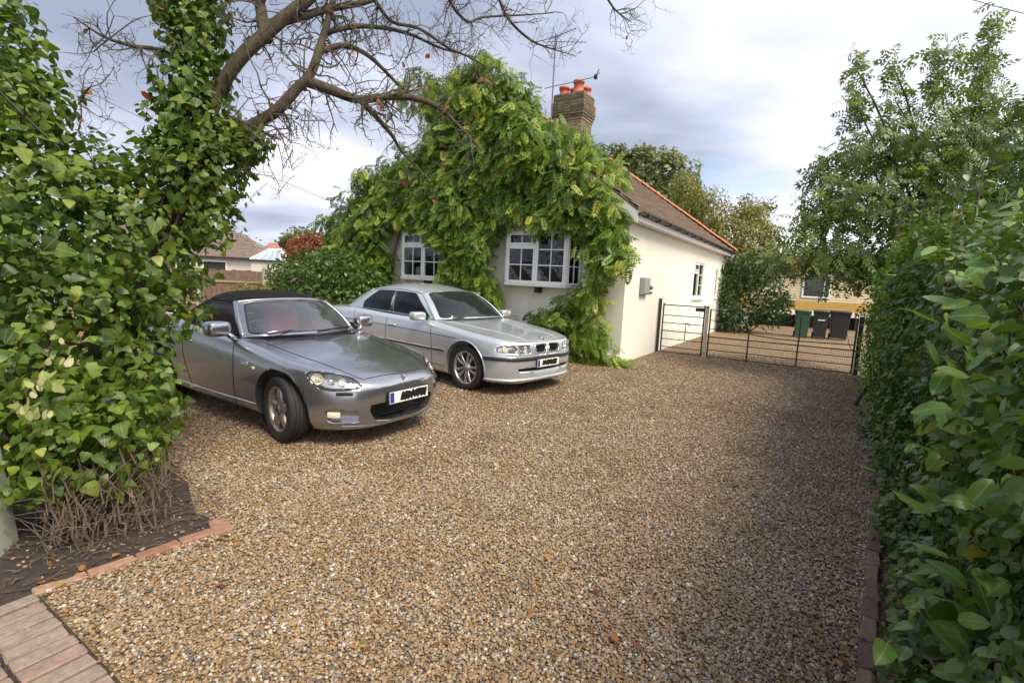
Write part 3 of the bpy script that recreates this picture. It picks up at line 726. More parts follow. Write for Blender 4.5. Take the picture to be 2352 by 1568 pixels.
def loft(st, per_span=5):
    """st rows: x, zb, y1, (y2,z2) ... (y6,z6), z7; closed skin mirrored about y = 0"""
    st = sorted(st, key=lambda r: r[0]); xs = [r[0] for r in st]
    xq = []
    for a, b in zip(xs, xs[1:]):
        n = max(3, int(math.ceil((b - a) / 0.045))); xq += list(np.linspace(a, b, n, endpoint=False))
    xq = np.array(xq + [xs[-1]])
    cols = [pchip(xs, [r[j] for r in st], xq) for j in range(1, 14)]
    zb, y1 = cols[0], cols[1]; prs = [(cols[2 + 2 * i], cols[3 + 2 * i]) for i in range(5)]; z7 = cols[12]
    G = []
    for i, x in enumerate(xq):
        c = [(0, zb[i]), (y1[i], zb[i])] + [(a[i], b[i]) for a, b in prs] + [(0, z7[i])]
        c2 = [(-c[5][0] * 0, 0)]
        half = catmull(c[1:7] + [(c[7][0], c[7][1])], per_span)
        half[-1] = c[7]; 
        ring = [(x, 0.0, zb[i])] + [(x, p[0], p[1]) for p in half] + [(x, -p[0], p[1]) for p in half[-2::-1]]
        G.append(ring)
    G = np.array(G); n = G.shape[1]; mb = MB(); mb.grid(G, closed_u=True)
    mb.add(G[0], [tuple(range(n - 1, -1, -1))]); mb.add(G[-1], [tuple(range(n))])
    me = mb.mesh('body', True); bm = bmesh.new(); bm.from_mesh(me)
    bmesh.ops.remove_doubles(bm, verts=bm.verts, dist=1e-5); bmesh.ops.triangulate(bm, faces=[f for f in bm.faces if len(f.verts) > 4]); bmesh.ops.recalc_face_normals(bm, faces=bm.faces)
    bm.to_mesh(me); bm.free(); return me
def boolean(me, cutters, op='DIFFERENCE'):
    """cut closed meshes out of a closed mesh; the cutters' faces take material slot 1"""
    a = bpy.data.objects.new('tmp_body', me); COL.objects.link(a); tmp = []
    for mb in cutters:
        mb.m = [1] * len(mb.f); cm = mb.mesh('tmp_cut'); b = bmesh.new(); b.from_mesh(cm); bmesh.ops.remove_doubles(b, verts=b.verts, dist=1e-5); bmesh.ops.recalc_face_normals(b, faces=b.faces); b.to_mesh(cm); b.free()
        o = bpy.data.objects.new('tmp_cut', cm); COL.objects.link(o); tmp.append(o)
        md = a.modifiers.new('b', 'BOOLEAN'); md.operation = op; md.solver = 'EXACT'; md.object = o
    dg = bpy.context.evaluated_depsgraph_get(); out = bpy.data.meshes.new_from_object(a.evaluated_get(dg))
    for o in tmp + [a]:
        m = o.data; bpy.data.objects.remove(o); 
        if m.users == 0: bpy.data.meshes.remove(m)
    return out
class Skin:
    """ray lookups on a body so that lamps, lines and badges sit on it"""
    def __init__(s, me):
        s.b = BVHTree.FromPolygons([v.co for v in me.vertices], [p.vertices for p in me.polygons])
    def hit(s, o, d):
        r = s.b.ray_cast(Vector(o), Vector(d)); return (r[0], r[1]) if r[0] is not None else (None, None)
    def front(s, y, z): return s.hit((2, y, z), (-1, 0, 0))
    def top(s, x, y): return s.hit((x, y, 3), (0, 0, -1))
    def side(s, x, z, sg=1): return s.hit((x, 3 * sg, z), (0, -sg, 0))
    def proj(s, kind, a, b, sg=1):
        if kind == 'front': return s.front(a, b)
        if kind == 'top': return s.top(a, b)
        return s.side(a, b, sg)
    def near(s, p):
        r = s.b.find_nearest(Vector(p)); return r[0], r[1]
def decal(skin, name, poly, kind, mat, parent, off=.002, sp=.03, sg=1):
    v, f = cdt_fill(poly, [], sp); pts = []
    for p in v:
        q, n = skin.proj(kind, p.x, p.y, sg)
        pts.append(None if q is None else q + n * off)
    f = [t for t in f if all(pts[i] is not None for i in t)]
    mb = MB(); mb.add([p if p is not None else (0, 0, 0) for p in pts], f)
    return mb.build(name, mat, parent, smooth=True)
def frame_of(P):
    """best plane through 3-D points: origin, two axes and the outward (forward/up) normal"""
    A = np.array(P, float); c = A.mean(0); u, sv, vt = np.linalg.svd(A - c); a, b, n = (Vector(x) for x in vt)
    if n.x * 1.0 + n.z * .5 < 0: n = -n
    b = n.cross(a); return Vector(c), a, b, n
def plan_of(P, fr):
    c, a, b, n = fr; return [((Vector(p) - c).dot(a), (Vector(p) - c).dot(b)) for p in P]
def decal3(skin, name, P, mat, parent, off=.002, sp=.03, fr=None, poly=None, shift=(0, 0, 0)):
    fr = fr or frame_of(P); c, a, b, n = fr; v, f = cdt_fill(poly or plan_of(P, fr), [], sp); pts = []
    for p in v:
        o = c + a * p.x + b * p.y; q, nn = skin.hit(o + n * .3, -n)
        if q is None: q, nn = skin.near(o)
        pts.append(q + nn * off + Vector(shift))
    return MB().add(pts, f).build(name, mat, parent, smooth=True)
def cut3(P, depth, fr=None, poly=None, out=.12):
    fr = fr or frame_of(P); c, a, b, n = fr
    return MB().prism(poly or plan_of(P, fr), -depth, out, lambda x, y, z: tuple(c + a * x + b * y + n * z))
def flip(P, s): return [(x, abs(y) * s, z) for x, y, z in P]
def line_on(skin, name, path, kind, mat, parent, r=.0035, sg=1, n=6, off=0.0):
    P = catmull(path, n) if len(path) > 2 else np.linspace(path[0], path[1], 12)
    pts = []
    for a, b in P:
        q, nn = skin.proj(kind, a, b, sg)
        if q is not None: pts.append(q + nn * off)
    if len(pts) > 1: return MB().tube(pts, r, 6).build(name, mat, parent)
def sq_grid(c, ab, e1=.5, e2=.5, n=14, rot=None):
    """rounded-box (superquadric) surface"""
    def sp(w, e): return math.copysign(abs(w) ** e, w)
    G = []
    for i in range(n + 1):
        th = -math.pi / 2 + math.pi * i / n; row = []
        for j in range(2 * n):
            ph = 2 * math.pi * j / (2 * n)
            p = Vector((ab[0] * sp(math.cos(th), e1) * sp(math.cos(ph), e2), ab[1] * sp(math.cos(th), e1) * sp(math.sin(ph), e2), ab[2] * sp(math.sin(th), e1)))
            if rot is not None: p = rot @ p
            row.append(tuple(p + Vector(c)))
        row.append(row[0]); G.append(row)
    return np.array(G)
def coons(b, t, l, r, bulge=0.0, bdir=(0, 0, 1)):
    """patch function from four boundary polylines: bottom, top (same direction), left, right (bottom to top)"""
    def sampler(P):
        P = np.array(P, float); s = np.concatenate([[0], np.cumsum(np.linalg.norm(np.diff(P, axis=0), axis=1))]); s /= s[-1]
        return lambda u: np.array([np.interp(u, s, P[:, k]) for k in range(3)])
    B, T, L_, R_ = map(sampler, (b, t, l, r)); bd = np.array(bdir, float)
    c00, c10, c01, c11 = B(0), B(1), T(0), T(1)
    def fn(u, v):
        p = (1 - v) * B(u) + v * T(u) + (1 - u) * L_(v) + u * R_(v) - ((1 - u) * (1 - v) * c00 + u * (1 - v) * c10 + (1 - u) * v * c01 + u * v * c11)
        return p + bd * bulge * 16 * u * (1 - u) * v * (1 - v)
    return fn
def patch(fn, name, mat, parent, holes=(), glass=None, glass_names=(), trim=None, outer=None, sp=.06, th=None, inset=.0):
    """skin of a patch with window openings; each opening gets its pane and a rubber"""
    outer = outer or [(a / 12, 0) for a in range(12)] + [(1, a / 12) for a in range(12)] + [(1 - a / 12, 1) for a in range(12)] + [(0, 1 - a / 12) for a in range(12)]
    holes = [dense(list(h), 3) for h in holes]; sp = .04
    v, f = cdt_fill(outer, list(holes), sp); o = None
    if name: o = MB().add([fn(p.x, p.y) for p in v], f).build(name, mat, parent, smooth=True)
    for i, h in enumerate(holes):
        v, f = cdt_fill(h, [], sp)
        MB().add([fn(p.x, p.y) for p in v], f).build(glass_names[i] if i < len(glass_names) else 'window_pane', glass, parent, smooth=True)
        if trim:
            P = np.array([fn(*p) for p in h]); MB().tube(list(P) + [P[0]], .009, 6).build('window_rubber', trim, parent, smooth=True)
    return o
def dense(poly, n=6):
    out = []
    for a, b in zip(poly, poly[1:] + poly[:1]):
        for i in range(n): out.append((a[0] + (b[0] - a[0]) * i / n, a[1] + (b[1] - a[1]) * i / n))
    return out
def rounded(poly, r=.25, n=4):
    """round the corners of a 2-D polygon"""
    out = []; k = len(poly)
    for i in range(k):
        a, b, c = (Vector(poly[(i - 1) % k]), Vector(poly[i]), Vector(poly[(i + 1) % k]))
        p, q = b + (a - b) * r, b + (c - b) * r
        for j in range(n + 1):
            t = j / n; out.append(tuple(p * (1 - t) ** 2 + b * 2 * t * (1 - t) + q * t * t))
    return out
M_TYRE = simple('tyre_rubber', (0.022, 0.021, 0.021), 0.75, var=.2, vscale=12, bump=.2)
M_TYRED = simple('tyre_tread', (0.012, 0.012, 0.012), 0.85)
M_WELL = simple('wheel_well', (0.010, 0.010, 0.011), 0.9)
M_CHROME = simple('chrome', (0.75, 0.76, 0.78), 0.12, metal=1.0)
M_ALLOY = simple('silver_alloy', (0.55, 0.54, 0.52), 0.28, metal=0.9, var=.12, vscale=15)
M_ALLOYD = simple('brown_dusted_alloy', (0.42, 0.37, 0.33), 0.35, metal=0.85, var=.25, vscale=12)
M_DISC = simple('brake_disc', (0.16, 0.13, 0.11), 0.5, metal=.8)
M_TRIM = simple('black_trim', (0.015, 0.015, 0.016), 0.45)
M_GAP = simple('panel_gap', (0.010, 0.010, 0.011), 0.9)
M_PLATE = simple('white_plate', (0.78, 0.78, 0.74), 0.35)
M_BLUE = simple('plate_blue', (0.03, 0.04, 0.28), 0.4)
M_INK = simple('black_marker', (0.004, 0.004, 0.004), 0.6)
M_LENS = mat_glass('lamp_lens', (0.96, 0.96, 0.94)); M_CARGLASS = mat_glass('car_glass', (0.50, 0.58, 0.56), .04, 1.6, .02); M_DARKGLASS = mat_glass('dark_car_glass', (0.20, 0.25, 0.24), 0, 1.42); M_SCREEN = mat_glass('windscreen_glass', (0.86, 0.91, 0.91), .04, 2.3, 0.05)
M_REFL = simple('lamp_reflector', (0.66, 0.66, 0.64), 0.22, metal=0.9)
M_AMBER = simple('clear_indicator', (0.75, 0.70, 0.55), 0.15, spec=.7)
M_BULB = simple('lamp_bowl', (0.85, 0.85, 0.82), 0.15, metal=0.6)
def paint(name, col, rough=.34, dirt=0.10, metal=.65):
    m, nt, b = newmat(name)
    o = nd(nt, 'ShaderNodeTexCoord').outputs['Object']
    fl = nd(nt, 'ShaderNodeTexNoise', {'Vector': o, 'Scale': 900.0, 'Detail': 1.0})
    du = nd(nt, 'ShaderNodeTexNoise', {'Vector': o, 'Scale': 2.2, 'Detail': 7.0, 'Roughness': 0.7})
    c = ramp(nt, fl.outputs[0], [(0.3, tuple(x * .88 for x in col)), (0.7, tuple(min(1, x * 1.1) for x in col))])
    nt.links.new(c, b.inputs['Base Color'])
    b.inputs['Metallic'].default_value = metal
    nt.links.new(ramp(nt, du.outputs[0], [(0.35, (rough,) * 3), (0.75, (rough + dirt,) * 3)]), b.inputs['Roughness'])
    b.inputs['Coat Weight'].default_value = 0.9; b.inputs['Coat Roughness'].default_value = 0.035; b.inputs['Coat IOR'].default_value = 1.5
    return m
def wheel(parent, x, y, r, rim_r, w, style, alloy, steer=0.0, name='wheel'):
    """wheel with tyre, rim, spokes and disc; y > 0 left, < 0 right; outer face outwards"""
    sg = 1 if y > 0 else -1
    wh = empty(name, (x, y - sg * w / 2, r)); wh.parent = parent; wh.rotation_euler = (0, 0, steer)
    ax = (0, sg, 0); h = w / 2
    prof = [(rim_r, -h * .86), (rim_r + .02, -h * .97), (r - .045, -h * 1.0), (r - .014, -h * .93), (r - .002, -h * .78)]
    gr = []
    for k in range(-2, 3):
        c = k * h * .34
        gr += [(r, c - h * .12), (r, c + h * .11)] if k == 2 else [(r, c - h * .12), (r, c + h * .11), (r - .008, c + h * .125), (r - .008, c + h * .205)]
    prof += gr + [(r - .002, h * .78), (r - .014, h * .93), (r - .045, h * 1.0), (rim_r + .02, h * .97), (rim_r + .003, h * .86)]
    MB().lathe(prof, 48, (0, 0, 0), ax).build('tyre', M_TYRE, wh, smooth=False)
    rim = MB().lathe([(rim_r - .035, -h * .8), (rim_r - .03, h * .3), (rim_r - .018, h * .62), (rim_r - .012, h * .84), (rim_r + .004, h * .90), (rim_r + .006, h * .80), (rim_r + .006, -h * .8)], 48, (0, 0, 0), ax).build('rim', alloy, wh, smooth=True)
    MB().lathe([(0, -h * .12), (rim_r * .86, -h * .12), (rim_r * .86, -h * .02), (0, -h * .02)], 32, (0, 0, 0), ax).build('brake_disc', M_DISC, wh)
    MB().lathe([(0, -h * .85), (rim_r - .032, -h * .85), (rim_r - .032, -h * .80)], 32, (0, 0, 0), ax).build('rim_back', M_WELL, wh)
    face = h * .60
    def spoke(a, r0, r1, w0, w1, f0, f1, th, bend=0.0):
        mb = MB(); ns = 6; rows = []
        for i in range(ns + 1):
            t = i / ns; rr = r0 + (r1 - r0) * t; ww = w0 + (w1 - w0) * t ** 1.3; ff = f0 + (f1 - f0) * t + .012 * math.sin(math.pi * t); aa = a + bend * (t - .5)
            e = Vector((math.cos(aa), 0, math.sin(aa))); n = Vector((-math.sin(aa), 0, math.cos(aa))); o = Vector((0, sg, 0))
            rows.append([e * rr - n * ww + o * (ff - th), e * rr - n * ww * .82 + o * (ff - .004), e * rr - n * ww * .4 + o * ff, e * rr + n * ww * .4 + o * ff, e * rr + n * ww * .82 + o * (ff - .004), e * rr + n * ww + o * (ff - th)])
        mb.grid(np.array([[tuple(p) for p in q] for q in rows])); mb.build('spoke', alloy, rim, smooth=True, fix=True)
    if style == 'five':
        for k in range(5): spoke(2 * math.pi * k / 5 + .35, .055, rim_r - .012, .040, .028, face + .012, face + .008, .035)
    else:
        for k in range(10): spoke(2 * math.pi * k / 10 + (.07 if k % 2 else -.07) + .2, .05, rim_r - .012, .015, .021, face - .004, face + .012, .03, .05 if k % 2 else -.05)
    MB().lathe([(.078, face - .03), (.072, face + .002), (.035, face + .012), (.033, face + .016), (0, face + .018)], 24, (0, 0, 0), ax).build('hub_cap', alloy, rim, smooth=True)
    for k in range(5):
        a = 2 * math.pi * k / 5 + .35 + .63; MB().tube([(math.cos(a) * .052, sg * (face - .02), math.sin(a) * .052), (math.cos(a) * .052, sg * (face + .012), math.sin(a) * .052)], .009, 6).build('wheel_bolt', M_DISC, rim)
    return wh
def cyl_cut(x, z, r, y0, y1, n=40):
    return MB().lathe([(0.0001, y0), (r, y0), (r, y1), (0.0001, y1)], n, (x, 0, z), (0, 1, 0))
def scribble(seed, w, h):
    """outline of a thick black marker scrawl"""
    rr = random.Random(seed); n = 16
    top = [(-w / 2 + w * i / n, h * (.30 + .18 * rr.random() + (.1 if i % 2 else -.05))) for i in range(n + 1)]
    bot = [(-w / 2 - .02 + w * i / n, -h * (.26 + .16 * rr.random() + (.12 if i % 2 else -.04))) for i in range(n, -1, -1)]
    return top + bot
def number_plate(parent, loc, tilt=0.0, scale=1.0, seed=1, name='number_plate', shift=.02):
    r = empty(name, loc); r.parent = parent; r.rotation_euler = (0, tilt, 0)
    MB().box((-.012, -.275, -.070), (-.001, .275, .070)).build('plate_holder', M_TRIM, r, bevel=.004)
    MB().box((0, -.26, -.0555), (.004, .26, .0555)).build('plate', M_PLATE, r)
    MB().add([(.0055, -.255, -.05), (.0055, -.205, -.05), (.0055, -.205, .05), (.0055, -.255, .05)], [(0, 1, 2, 3)]).build('blue_band', M_BLUE, r)
    v, f = cdt_fill(scribble(seed, .36, .10), [])
    MB().add([(.0062, p.x + .05 + shift, p.y) for p in v], f).build('marker_scrawl', M_INK, r)
    return r
def text_mesh(body, size, depth=.002):
    cu = bpy.data.curves.new('lettering', 'FONT'); cu.body = body; cu.size = size; cu.extrude = depth; cu.align_x = 'CENTER'; cu.align_y = 'CENTER'
    o = bpy.data.objects.new('tmp_text', cu); COL.objects.link(o); dg = bpy.context.evaluated_depsgraph_get()
    me = bpy.data.meshes.new_from_object(o.evaluated_get(dg)); bpy.data.objects.remove(o); bpy.data.curves.remove(cu); me.name = 'lettering'; return me

# ------------------------------------------------------------------ the roadster
M_PAINT_A = paint('silverstone_paint', (0.42, 0.42, 0.455), .21, .08, .90)
M_SOFT = simple('black_soft_top', (0.012, 0.012, 0.015), 0.95, spec=.15, var=.2, vscale=30, bump=.3, bscale=300)
M_RED = simple('red_leather', (0.78, 0.09, 0.07), .5, var=.15)
rs = tag(empty('parked_car', (-1.023, 4.846, 0), -0.575), 'silver two-seat roadster with black soft top parked beside the ivy hedge', 'car', 'cars parked on the gravel drive')
RS_ST = [ # x, zb, y1, y2,z2, y3,z3, y4,z4, y5,z5, y6,z6, z7
 (0.000, .255, .12, .18, .36, .21, .43, .20, .495, .16, .535, .09, .550, .555),
 (-.030, .205, .26, .33, .29, .37, .41, .35, .505, .29, .553, .16, .577, .585),
 (-.09, .180, .40, .48, .26, .52, .40, .495, .52, .42, .582, .24, .606, .615),
 (-.17, .170, .50, .585, .245, .625, .40, .60, .545, .52, .612, .31, .634, .642),
 (-.27, .162, .59, .67, .235, .70, .41, .675, .575, .60, .640, .37, .660, .667),
 (-.40, .158, .67, .75, .23, .775, .42, .75, .610, .675, .676, .43, .690, .696),
 (-.55, .155, .72, .805, .225, .828, .44, .808, .638, .735, .708, .48, .716, .720),
 (-.70, .160, .745, .828, .22, .856, .46, .842, .655, .765, .730, .53, .736, .742),
 (-.85, .160, .75, .836, .22, .868, .48, .860, .668, .785, .750, .56, .754, .762),
 (-1.2, .160, .75, .83, .22, .868, .50, .858, .700, .785, .795, .60, .805, .815),
 (-1.6, .160, .74, .82, .22, .862, .50, .850, .725, .795, .838, .65, .860, .872),
 (-2.0, .160, .74, .82, .22, .860, .50, .850, .740, .800, .868, .66, .885, .890),
 (-2.6, .160, .74, .82, .22, .865, .50, .855, .770, .810, .900, .66, .925, .930),
 (-3.0, .160, .75, .83, .22, .872, .52, .865, .795, .815, .920, .65, .950, .958),
 (-3.23, .165, .75, .83, .23, .875, .54, .868, .805, .810, .925, .60, .955, .962),
 (-3.7, .20, .70, .80, .28, .850, .55, .840, .795, .770, .915, .50, .940, .945),
 (-4.0, .26, .62, .72, .34, .780, .58, .760, .790, .680, .895, .42, .925, .930),
 (-4.1, .34, .50, .60, .42, .660, .60, .640, .770, .560, .855, .35, .885, .890),
 (-4.135, .42, .40, .48, .48, .540, .60, .520, .730, .450, .795, .30, .825, .830)]
RS_ST = [tuple([r[0], r[1] + .01, r[2]] + [v + (.036 if i % 2 else 0) for i, v in enumerate(r[3:13])] + [r[13] + .036]) for r in RS_ST]
rs_me = loft(RS_ST); RSK = Skin(rs_me)
cut = []
for ax_ in (-.83, -3.23):
    for s in (-1, 1): cut.append(cyl_cut(ax_, .32, .378, .60 if s > 0 else -1.2, 1.2 if s > 0 else -.60))
cut.append(MB().prism([(-1.72, -.60), (-1.72, .60), (-2.95, .60), (-2.95, -.60)], .42, 1.3))
grille = rounded([(-.40, .425), (.40, .425), (.415, .36), (.355, .262), (.17, .238), (-.17, .238), (-.355, .262), (-.415, .36)], .2, 3)
cut.append(MB().prism(grille, -.22, .2, lambda a, b, c: (c, a, b)))
LAMP3 = [(-.498, .775, .700), (-.475, .748, .717), (-.403, .674, .713), (-.312, .581, .696), (-.231, .524, .675), (-.145, .488, .632), (-.088, .466, .582), (-.172, .607, .568), (-.259, .68, .566), (-.33, .728, .569), (-.384, .753, .602), (-.442, .767, .658)]
FOG3 = [(-.302, .716, .372), (-.195, .64, .378), (-.10, .515, .374), (-.105, .49, .30), (-.115, .485, .262), (-.20, .59, .262), (-.283, .675, .265), (-.299, .707, .331)]
LF, LPOLY, FF = {}, {}, {}
for s in (-1, 1):
    P = flip(LAMP3, s); LF[s] = frame_of(P); LPOLY[s] = rounded(plan_of(P, LF[s]), .25, 3); cut.append(cut3(P, .075, LF[s], LPOLY[s]))
    P = flip(FOG3, s); FF[s] = frame_of(P); cut.append(cut3(P, .05, FF[s], rounded(plan_of(P, FF[s]), .25, 3)))
rs_cut = boolean(rs_me, cut)
rs_cut.materials.clear(); rs_cut.materials.append(M_PAINT_A); rs_cut.materials.append(M_WELL)
body = link('body', rs_cut, rs)
for s in (-1, 1):
    P = flip(LAMP3, s); c, a_, b_, n_ = LF[s]
    lamp = decal3(RSK, 'headlight', P, M_LENS, rs, .001, .03, LF[s], LPOLY[s])
    decal3(RSK, 'lamp_reflector', P, M_REFL, lamp, -.045, .03, LF[s], [(x * .84, y * .80) for x, y in LPOLY[s]])
    for (x, y, z, r, m_) in ((-.225, .592, .632, .036, M_BULB), (-.305, .655, .640, .034, M_REFL), (-.405, .725, .655, .054, M_AMBER)):
        q, n = RSK.near((x, y * s, z)); d = (n + Vector((.5, 0, 0))).normalized()
        MB().lathe([(.004, -.030), (r * .6, -.024), (r * .95, .002), (r, .008)], 18, q - n * .022, d).build('lamp_bowl', m_, lamp, smooth=True)
        MB().grid(sq_grid(q - n * .025, (.018, .018, .018), 1, 1, 8)).build('lamp_bulb', M_BULB, lamp, smooth=True)
    rim = [RSK.near(c + a_ * x + b_ * y)[0] for x, y in LPOLY[s]]; MB().tube(rim + [rim[0]], .005, 6).build('lamp_seal', M_GAP, lamp)
    q, n = RSK.near((-.247, .668 * s, .332)); t = Vector((.11, .078 * -s if s < 0 else -.078, 0)); an = math.atan2(-.078 * s, .11)
    MB().grid(sq_grid(q - n * .018, (.060, .022, .030), .35, .35, 8, Matrix.Rotation(an, 3, 'Z'))).build('fog_lamp', M_AMBER, rs, smooth=True)
    q, n = RSK.near((-.172, .605 * s, .535))
    MB().grid(sq_grid(q, (.075, .016, .016), .3, .3, 8, Matrix.Rotation(-.80 * s, 3, 'Z'))).build('washer_flap', M_TRIM, rs, smooth=True)
    line_on(RSK, 'bonnet_gap', [(-1.45, .63 * s), (-.971, .59 * s), (-.736, .562 * s), (-.429, .522 * s), (-.213, .461 * s), (-.135, .425 * s)], 'top', M_GAP, body, .004)
    line_on(RSK, 'door_gap', [(-1.62, .865), (-1.58, .65), (-1.595, .42), (-1.62, .23)], 'side', M_GAP, body, .004, s)
    line_on(RSK, 'door_gap', [(-2.64, .90), (-2.638, .69), (-2.54, .40), (-2.50, .24)], 'side', M_GAP, body, .004, s)
    q, n = RSK.side(-2.54, .79, s); MB().grid(sq_grid(q, (.085, .016, .017), .4, .4, 8)).build('door_handle', M_PAINT_A, rs, smooth=True)
    q, n = RSK.side(-1.2, .666, s); MB().grid(sq_grid(q, (.024, .014, .016), .8, .8, 8)).build('side_indicator', M_AMBER, rs, smooth=True)
    tm = text_mesh('S2000', .058); tm.materials.append(M_CHROME); q, n = RSK.side(-1.37, .69, s)
    t = link('lettering', tm, rs); t.location = q + n * .002; t.rotation_euler = (R(90), 0, R(180) if s > 0 else 0)
    # mirrors on a stalk
    mr = MB().grid(sq_grid((-1.74, .93 * s, 1.0), (.085, .125, .078), .55, .6, 12)).build('door_mirror', M_PAINT_A, rs, smooth=True)
    MB().tube([(-1.66, .79 * s, .895), (-1.67, .83 * s, .925), (-1.71, .87 * s, .96)], [.032, .028, .026], 10).build('mirror_stalk', M_PAINT_A, mr, smooth=True)
    wheel(rs, -.83, .858 * s, .315, .212, .205, 'five', M_ALLOYD, R(-9)); wheel(rs, -3.23, .862 * s, .315, .212, .225, 'five', M_ALLOYD)
    line_on(RSK, 'sill_line', [(-1.2, .30), (-2.0, .285), (-2.85, .30)], 'side', M_PAINT_A, body, .012, s)
    MB().box((-1.22, .70 * s - .10, .10), (-1.205, .70 * s + .10, .24)).build('mud_flap', M_TYRED, rs)
line_on(RSK, 'bonnet_gap', [(-.135, -.425), (-.125, -.21), (-.106, 0), (-.125, .21), (-.135, .425)], 'top', M_GAP, body, .004)
MB().prism([(-.41, .42), (.41, .42), (.35, .25), (-.35, .25)], -.205, -.20, lambda a, b, c: (c, a, b)).build('grille_mesh', M_TRIM, rs)
for zz in (.27, .30, .33, .36, .39): MB().box((-.13, -.38, zz - .003), (-.12, .38, zz + .003)).build('grille_bar', M_TRIM, rs)
pts = [RSK.front(y, .205 + .02 * abs(y))[0] for y in np.linspace(-.62, .62, 25)]
MB().tube([p + Vector((-.012, 0, 0)) for p in pts if p is not None], .016, 8).build('bumper_lip', M_PAINT_A, rs, smooth=True)
number_plate(rs, (.022, .02, .462), R(-3), seed=3)
eb, en = RSK.front(0, .625); em = empty('emblem', tuple(eb + Vector((.0, 0, .002)))); em.parent = rs; em.rotation_euler = (0, R(-48), 0)
for p, q in (((-.026, -.028), (-.015, .03)), ((.026, -.028), (.015, .03)), ((-.02, 0), (.02, 0))):
    MB().tube([(.004, p[0], p[1]), (.004, q[0], q[1])], .0065, 6).build('emblem_bar', M_CHROME, em)
# windscreen frame, soft top, side windows
def mirror_y(P): return [(x, -y, z) for x, y, z in P]
ws_b = catmull([(-1.68, -.70, .905), (-1.52, -.50, .922), (-1.42, 0, .930), (-1.52, .50, .922), (-1.68, .70, .905)], 6)
ws_t = catmull([(-2.06, -.572, 1.240), (-1.98, -.37, 1.267), (-1.94, 0, 1.280), (-1.98, .37, 1.267), (-2.06, .572, 1.240)], 6)
pl = lambda s: catmull([(-1.68, .70 * s, .905), (-1.85, .655 * s, 1.075), (-2.06, .572 * s, 1.240)], 6)
wsf = coons(ws_b, ws_t, pl(-1), pl(1), .015, (1, 0, .8))
wh_ = rounded([(.045, .06), (.955, .06), (.93, .93), (.07, .93)], .10)
patch(wsf, 'windscreen_frame', M_PAINT_A, rs, [dense(wh_, 1)], M_SCREEN, ['windscreen'], M_TRIM)
for s in (-1, 1): MB().tube(pl(s), .024, 8).build('screen_pillar', M_PAINT_A, rs, smooth=True)
MB().tube(ws_t, .018, 8).build('screen_header', M_PAINT_A, rs, smooth=True)
for (x, y0, y1) in ((-1.47, -.55, .02), (-1.43, .02, .55)): MB().tube([(x, y0, .945), (x - .03, (y0 + y1) / 2, .968), (x - .05, y1, .975)], .008, 6).build('wiper', M_TRIM, rs)
rail = lambda s: catmull([(-2.06, .572 * s, 1.250), (-2.3, .585 * s, 1.268), (-2.55, .585 * s, 1.245), (-2.80, .59 * s, 1.155)], 6)
rear_h = catmull([(-2.80, -.59, 1.155), (-2.93, -.40, 1.235), (-2.98, 0, 1.26), (-2.93, .40, 1.235), (-2.80, .59, 1.155)], 6)
rf = coons(ws_t + np.array([-.004, 0, .012]), rear_h, rail(-1), rail(1), .03)
patch(rf, 'soft_top', M_SOFT, rs)
base_r = catmull([(-3.14, -.68, .972), (-3.35, -.42, .993), (-3.42, 0, .998), (-3.35, .42, .993), (-3.14, .68, .972)], 6)
cq = lambda s: catmull([(-3.14, .68 * s, .972), (-3.0, .645 * s, 1.06), (-2.80, .59 * s, 1.155)], 6)
rw = coons(base_r, rear_h, cq(-1), cq(1), .03, (-1, 0, .6))
patch(rw, 'soft_top_rear', M_SOFT, rs, [dense(rounded([(.24, .2), (.76, .2), (.72, .82), (.28, .82)], .2), 1)], M_DARKGLASS, ['rear_window'], None)
for s in (-1, 1):
    belt = catmull([(-1.68, .735 * s, .892), (-2.1, .765 * s, .912), (-2.6, .755 * s, .945), (-3.14, .68 * s, .972)], 6)
    sd = coons(belt, catmull([(-2.06, .577 * s, 1.245), (-2.3, .59 * s, 1.263), (-2.55, .59 * s, 1.24), (-2.80, .595 * s, 1.15)], 6), pl(s), cq(s), .012, (0, s, 0))
    patch(sd, 'soft_top_side', M_SOFT, rs, [dense(rounded([(.035, .04), (.62, .04), (.66, .5), (.60, .86), (.06, .90)], .15), 1)], M_DARKGLASS, ['side_window'], M_TRIM)
# cabin
cb = MB(); cb.box((-1.93, -.58, .45), (-1.74, .58, .84)); cb.build('dashboard', M_TRIM, rs, bevel=.03)
MB().box((-1.96, -.56, .872), (-1.45, .56, .895)).build('dash_top', M_TRIM, rs)
for s in (-1, 1):
    seat = MB().grid(sq_grid((-2.62, .34 * s, .82), (.10, .235, .31), .45, .5, 12, Matrix.Rotation(R(-14), 3, 'Y'))).build('seat', M_RED, rs, smooth=True)
    MB().grid(sq_grid((-2.71, .34 * s, 1.115), (.07, .15, .10), .5, .55, 10)).build('headrest', M_RED, seat, smooth=True)
    MB().grid(sq_grid((-2.35, .34 * s, .50), (.28, .235, .10), .45, .5, 10)).build('seat_cushion', M_RED, seat, smooth=True)
sw = []
for k in range(25):
    a = 2 * math.pi * k / 24; sw.append((-2.08 + math.sin(a) * .06, -.34 + math.cos(a) * .175, .84 + .03 + math.sin(a) * .165))
st = MB().tube(sw, .014, 8).build('steering_wheel', M_TRIM, rs, smooth=True)
for a in (0, math.pi, -math.pi / 2): MB().tube([(-2.06, -.34, .84), (-2.08 + math.sin(a) * .06, -.34 + math.cos(a) * .17, .84 + math.sin(a) * .16)], .012, 6).build('wheel_spoke', M_TRIM, st)

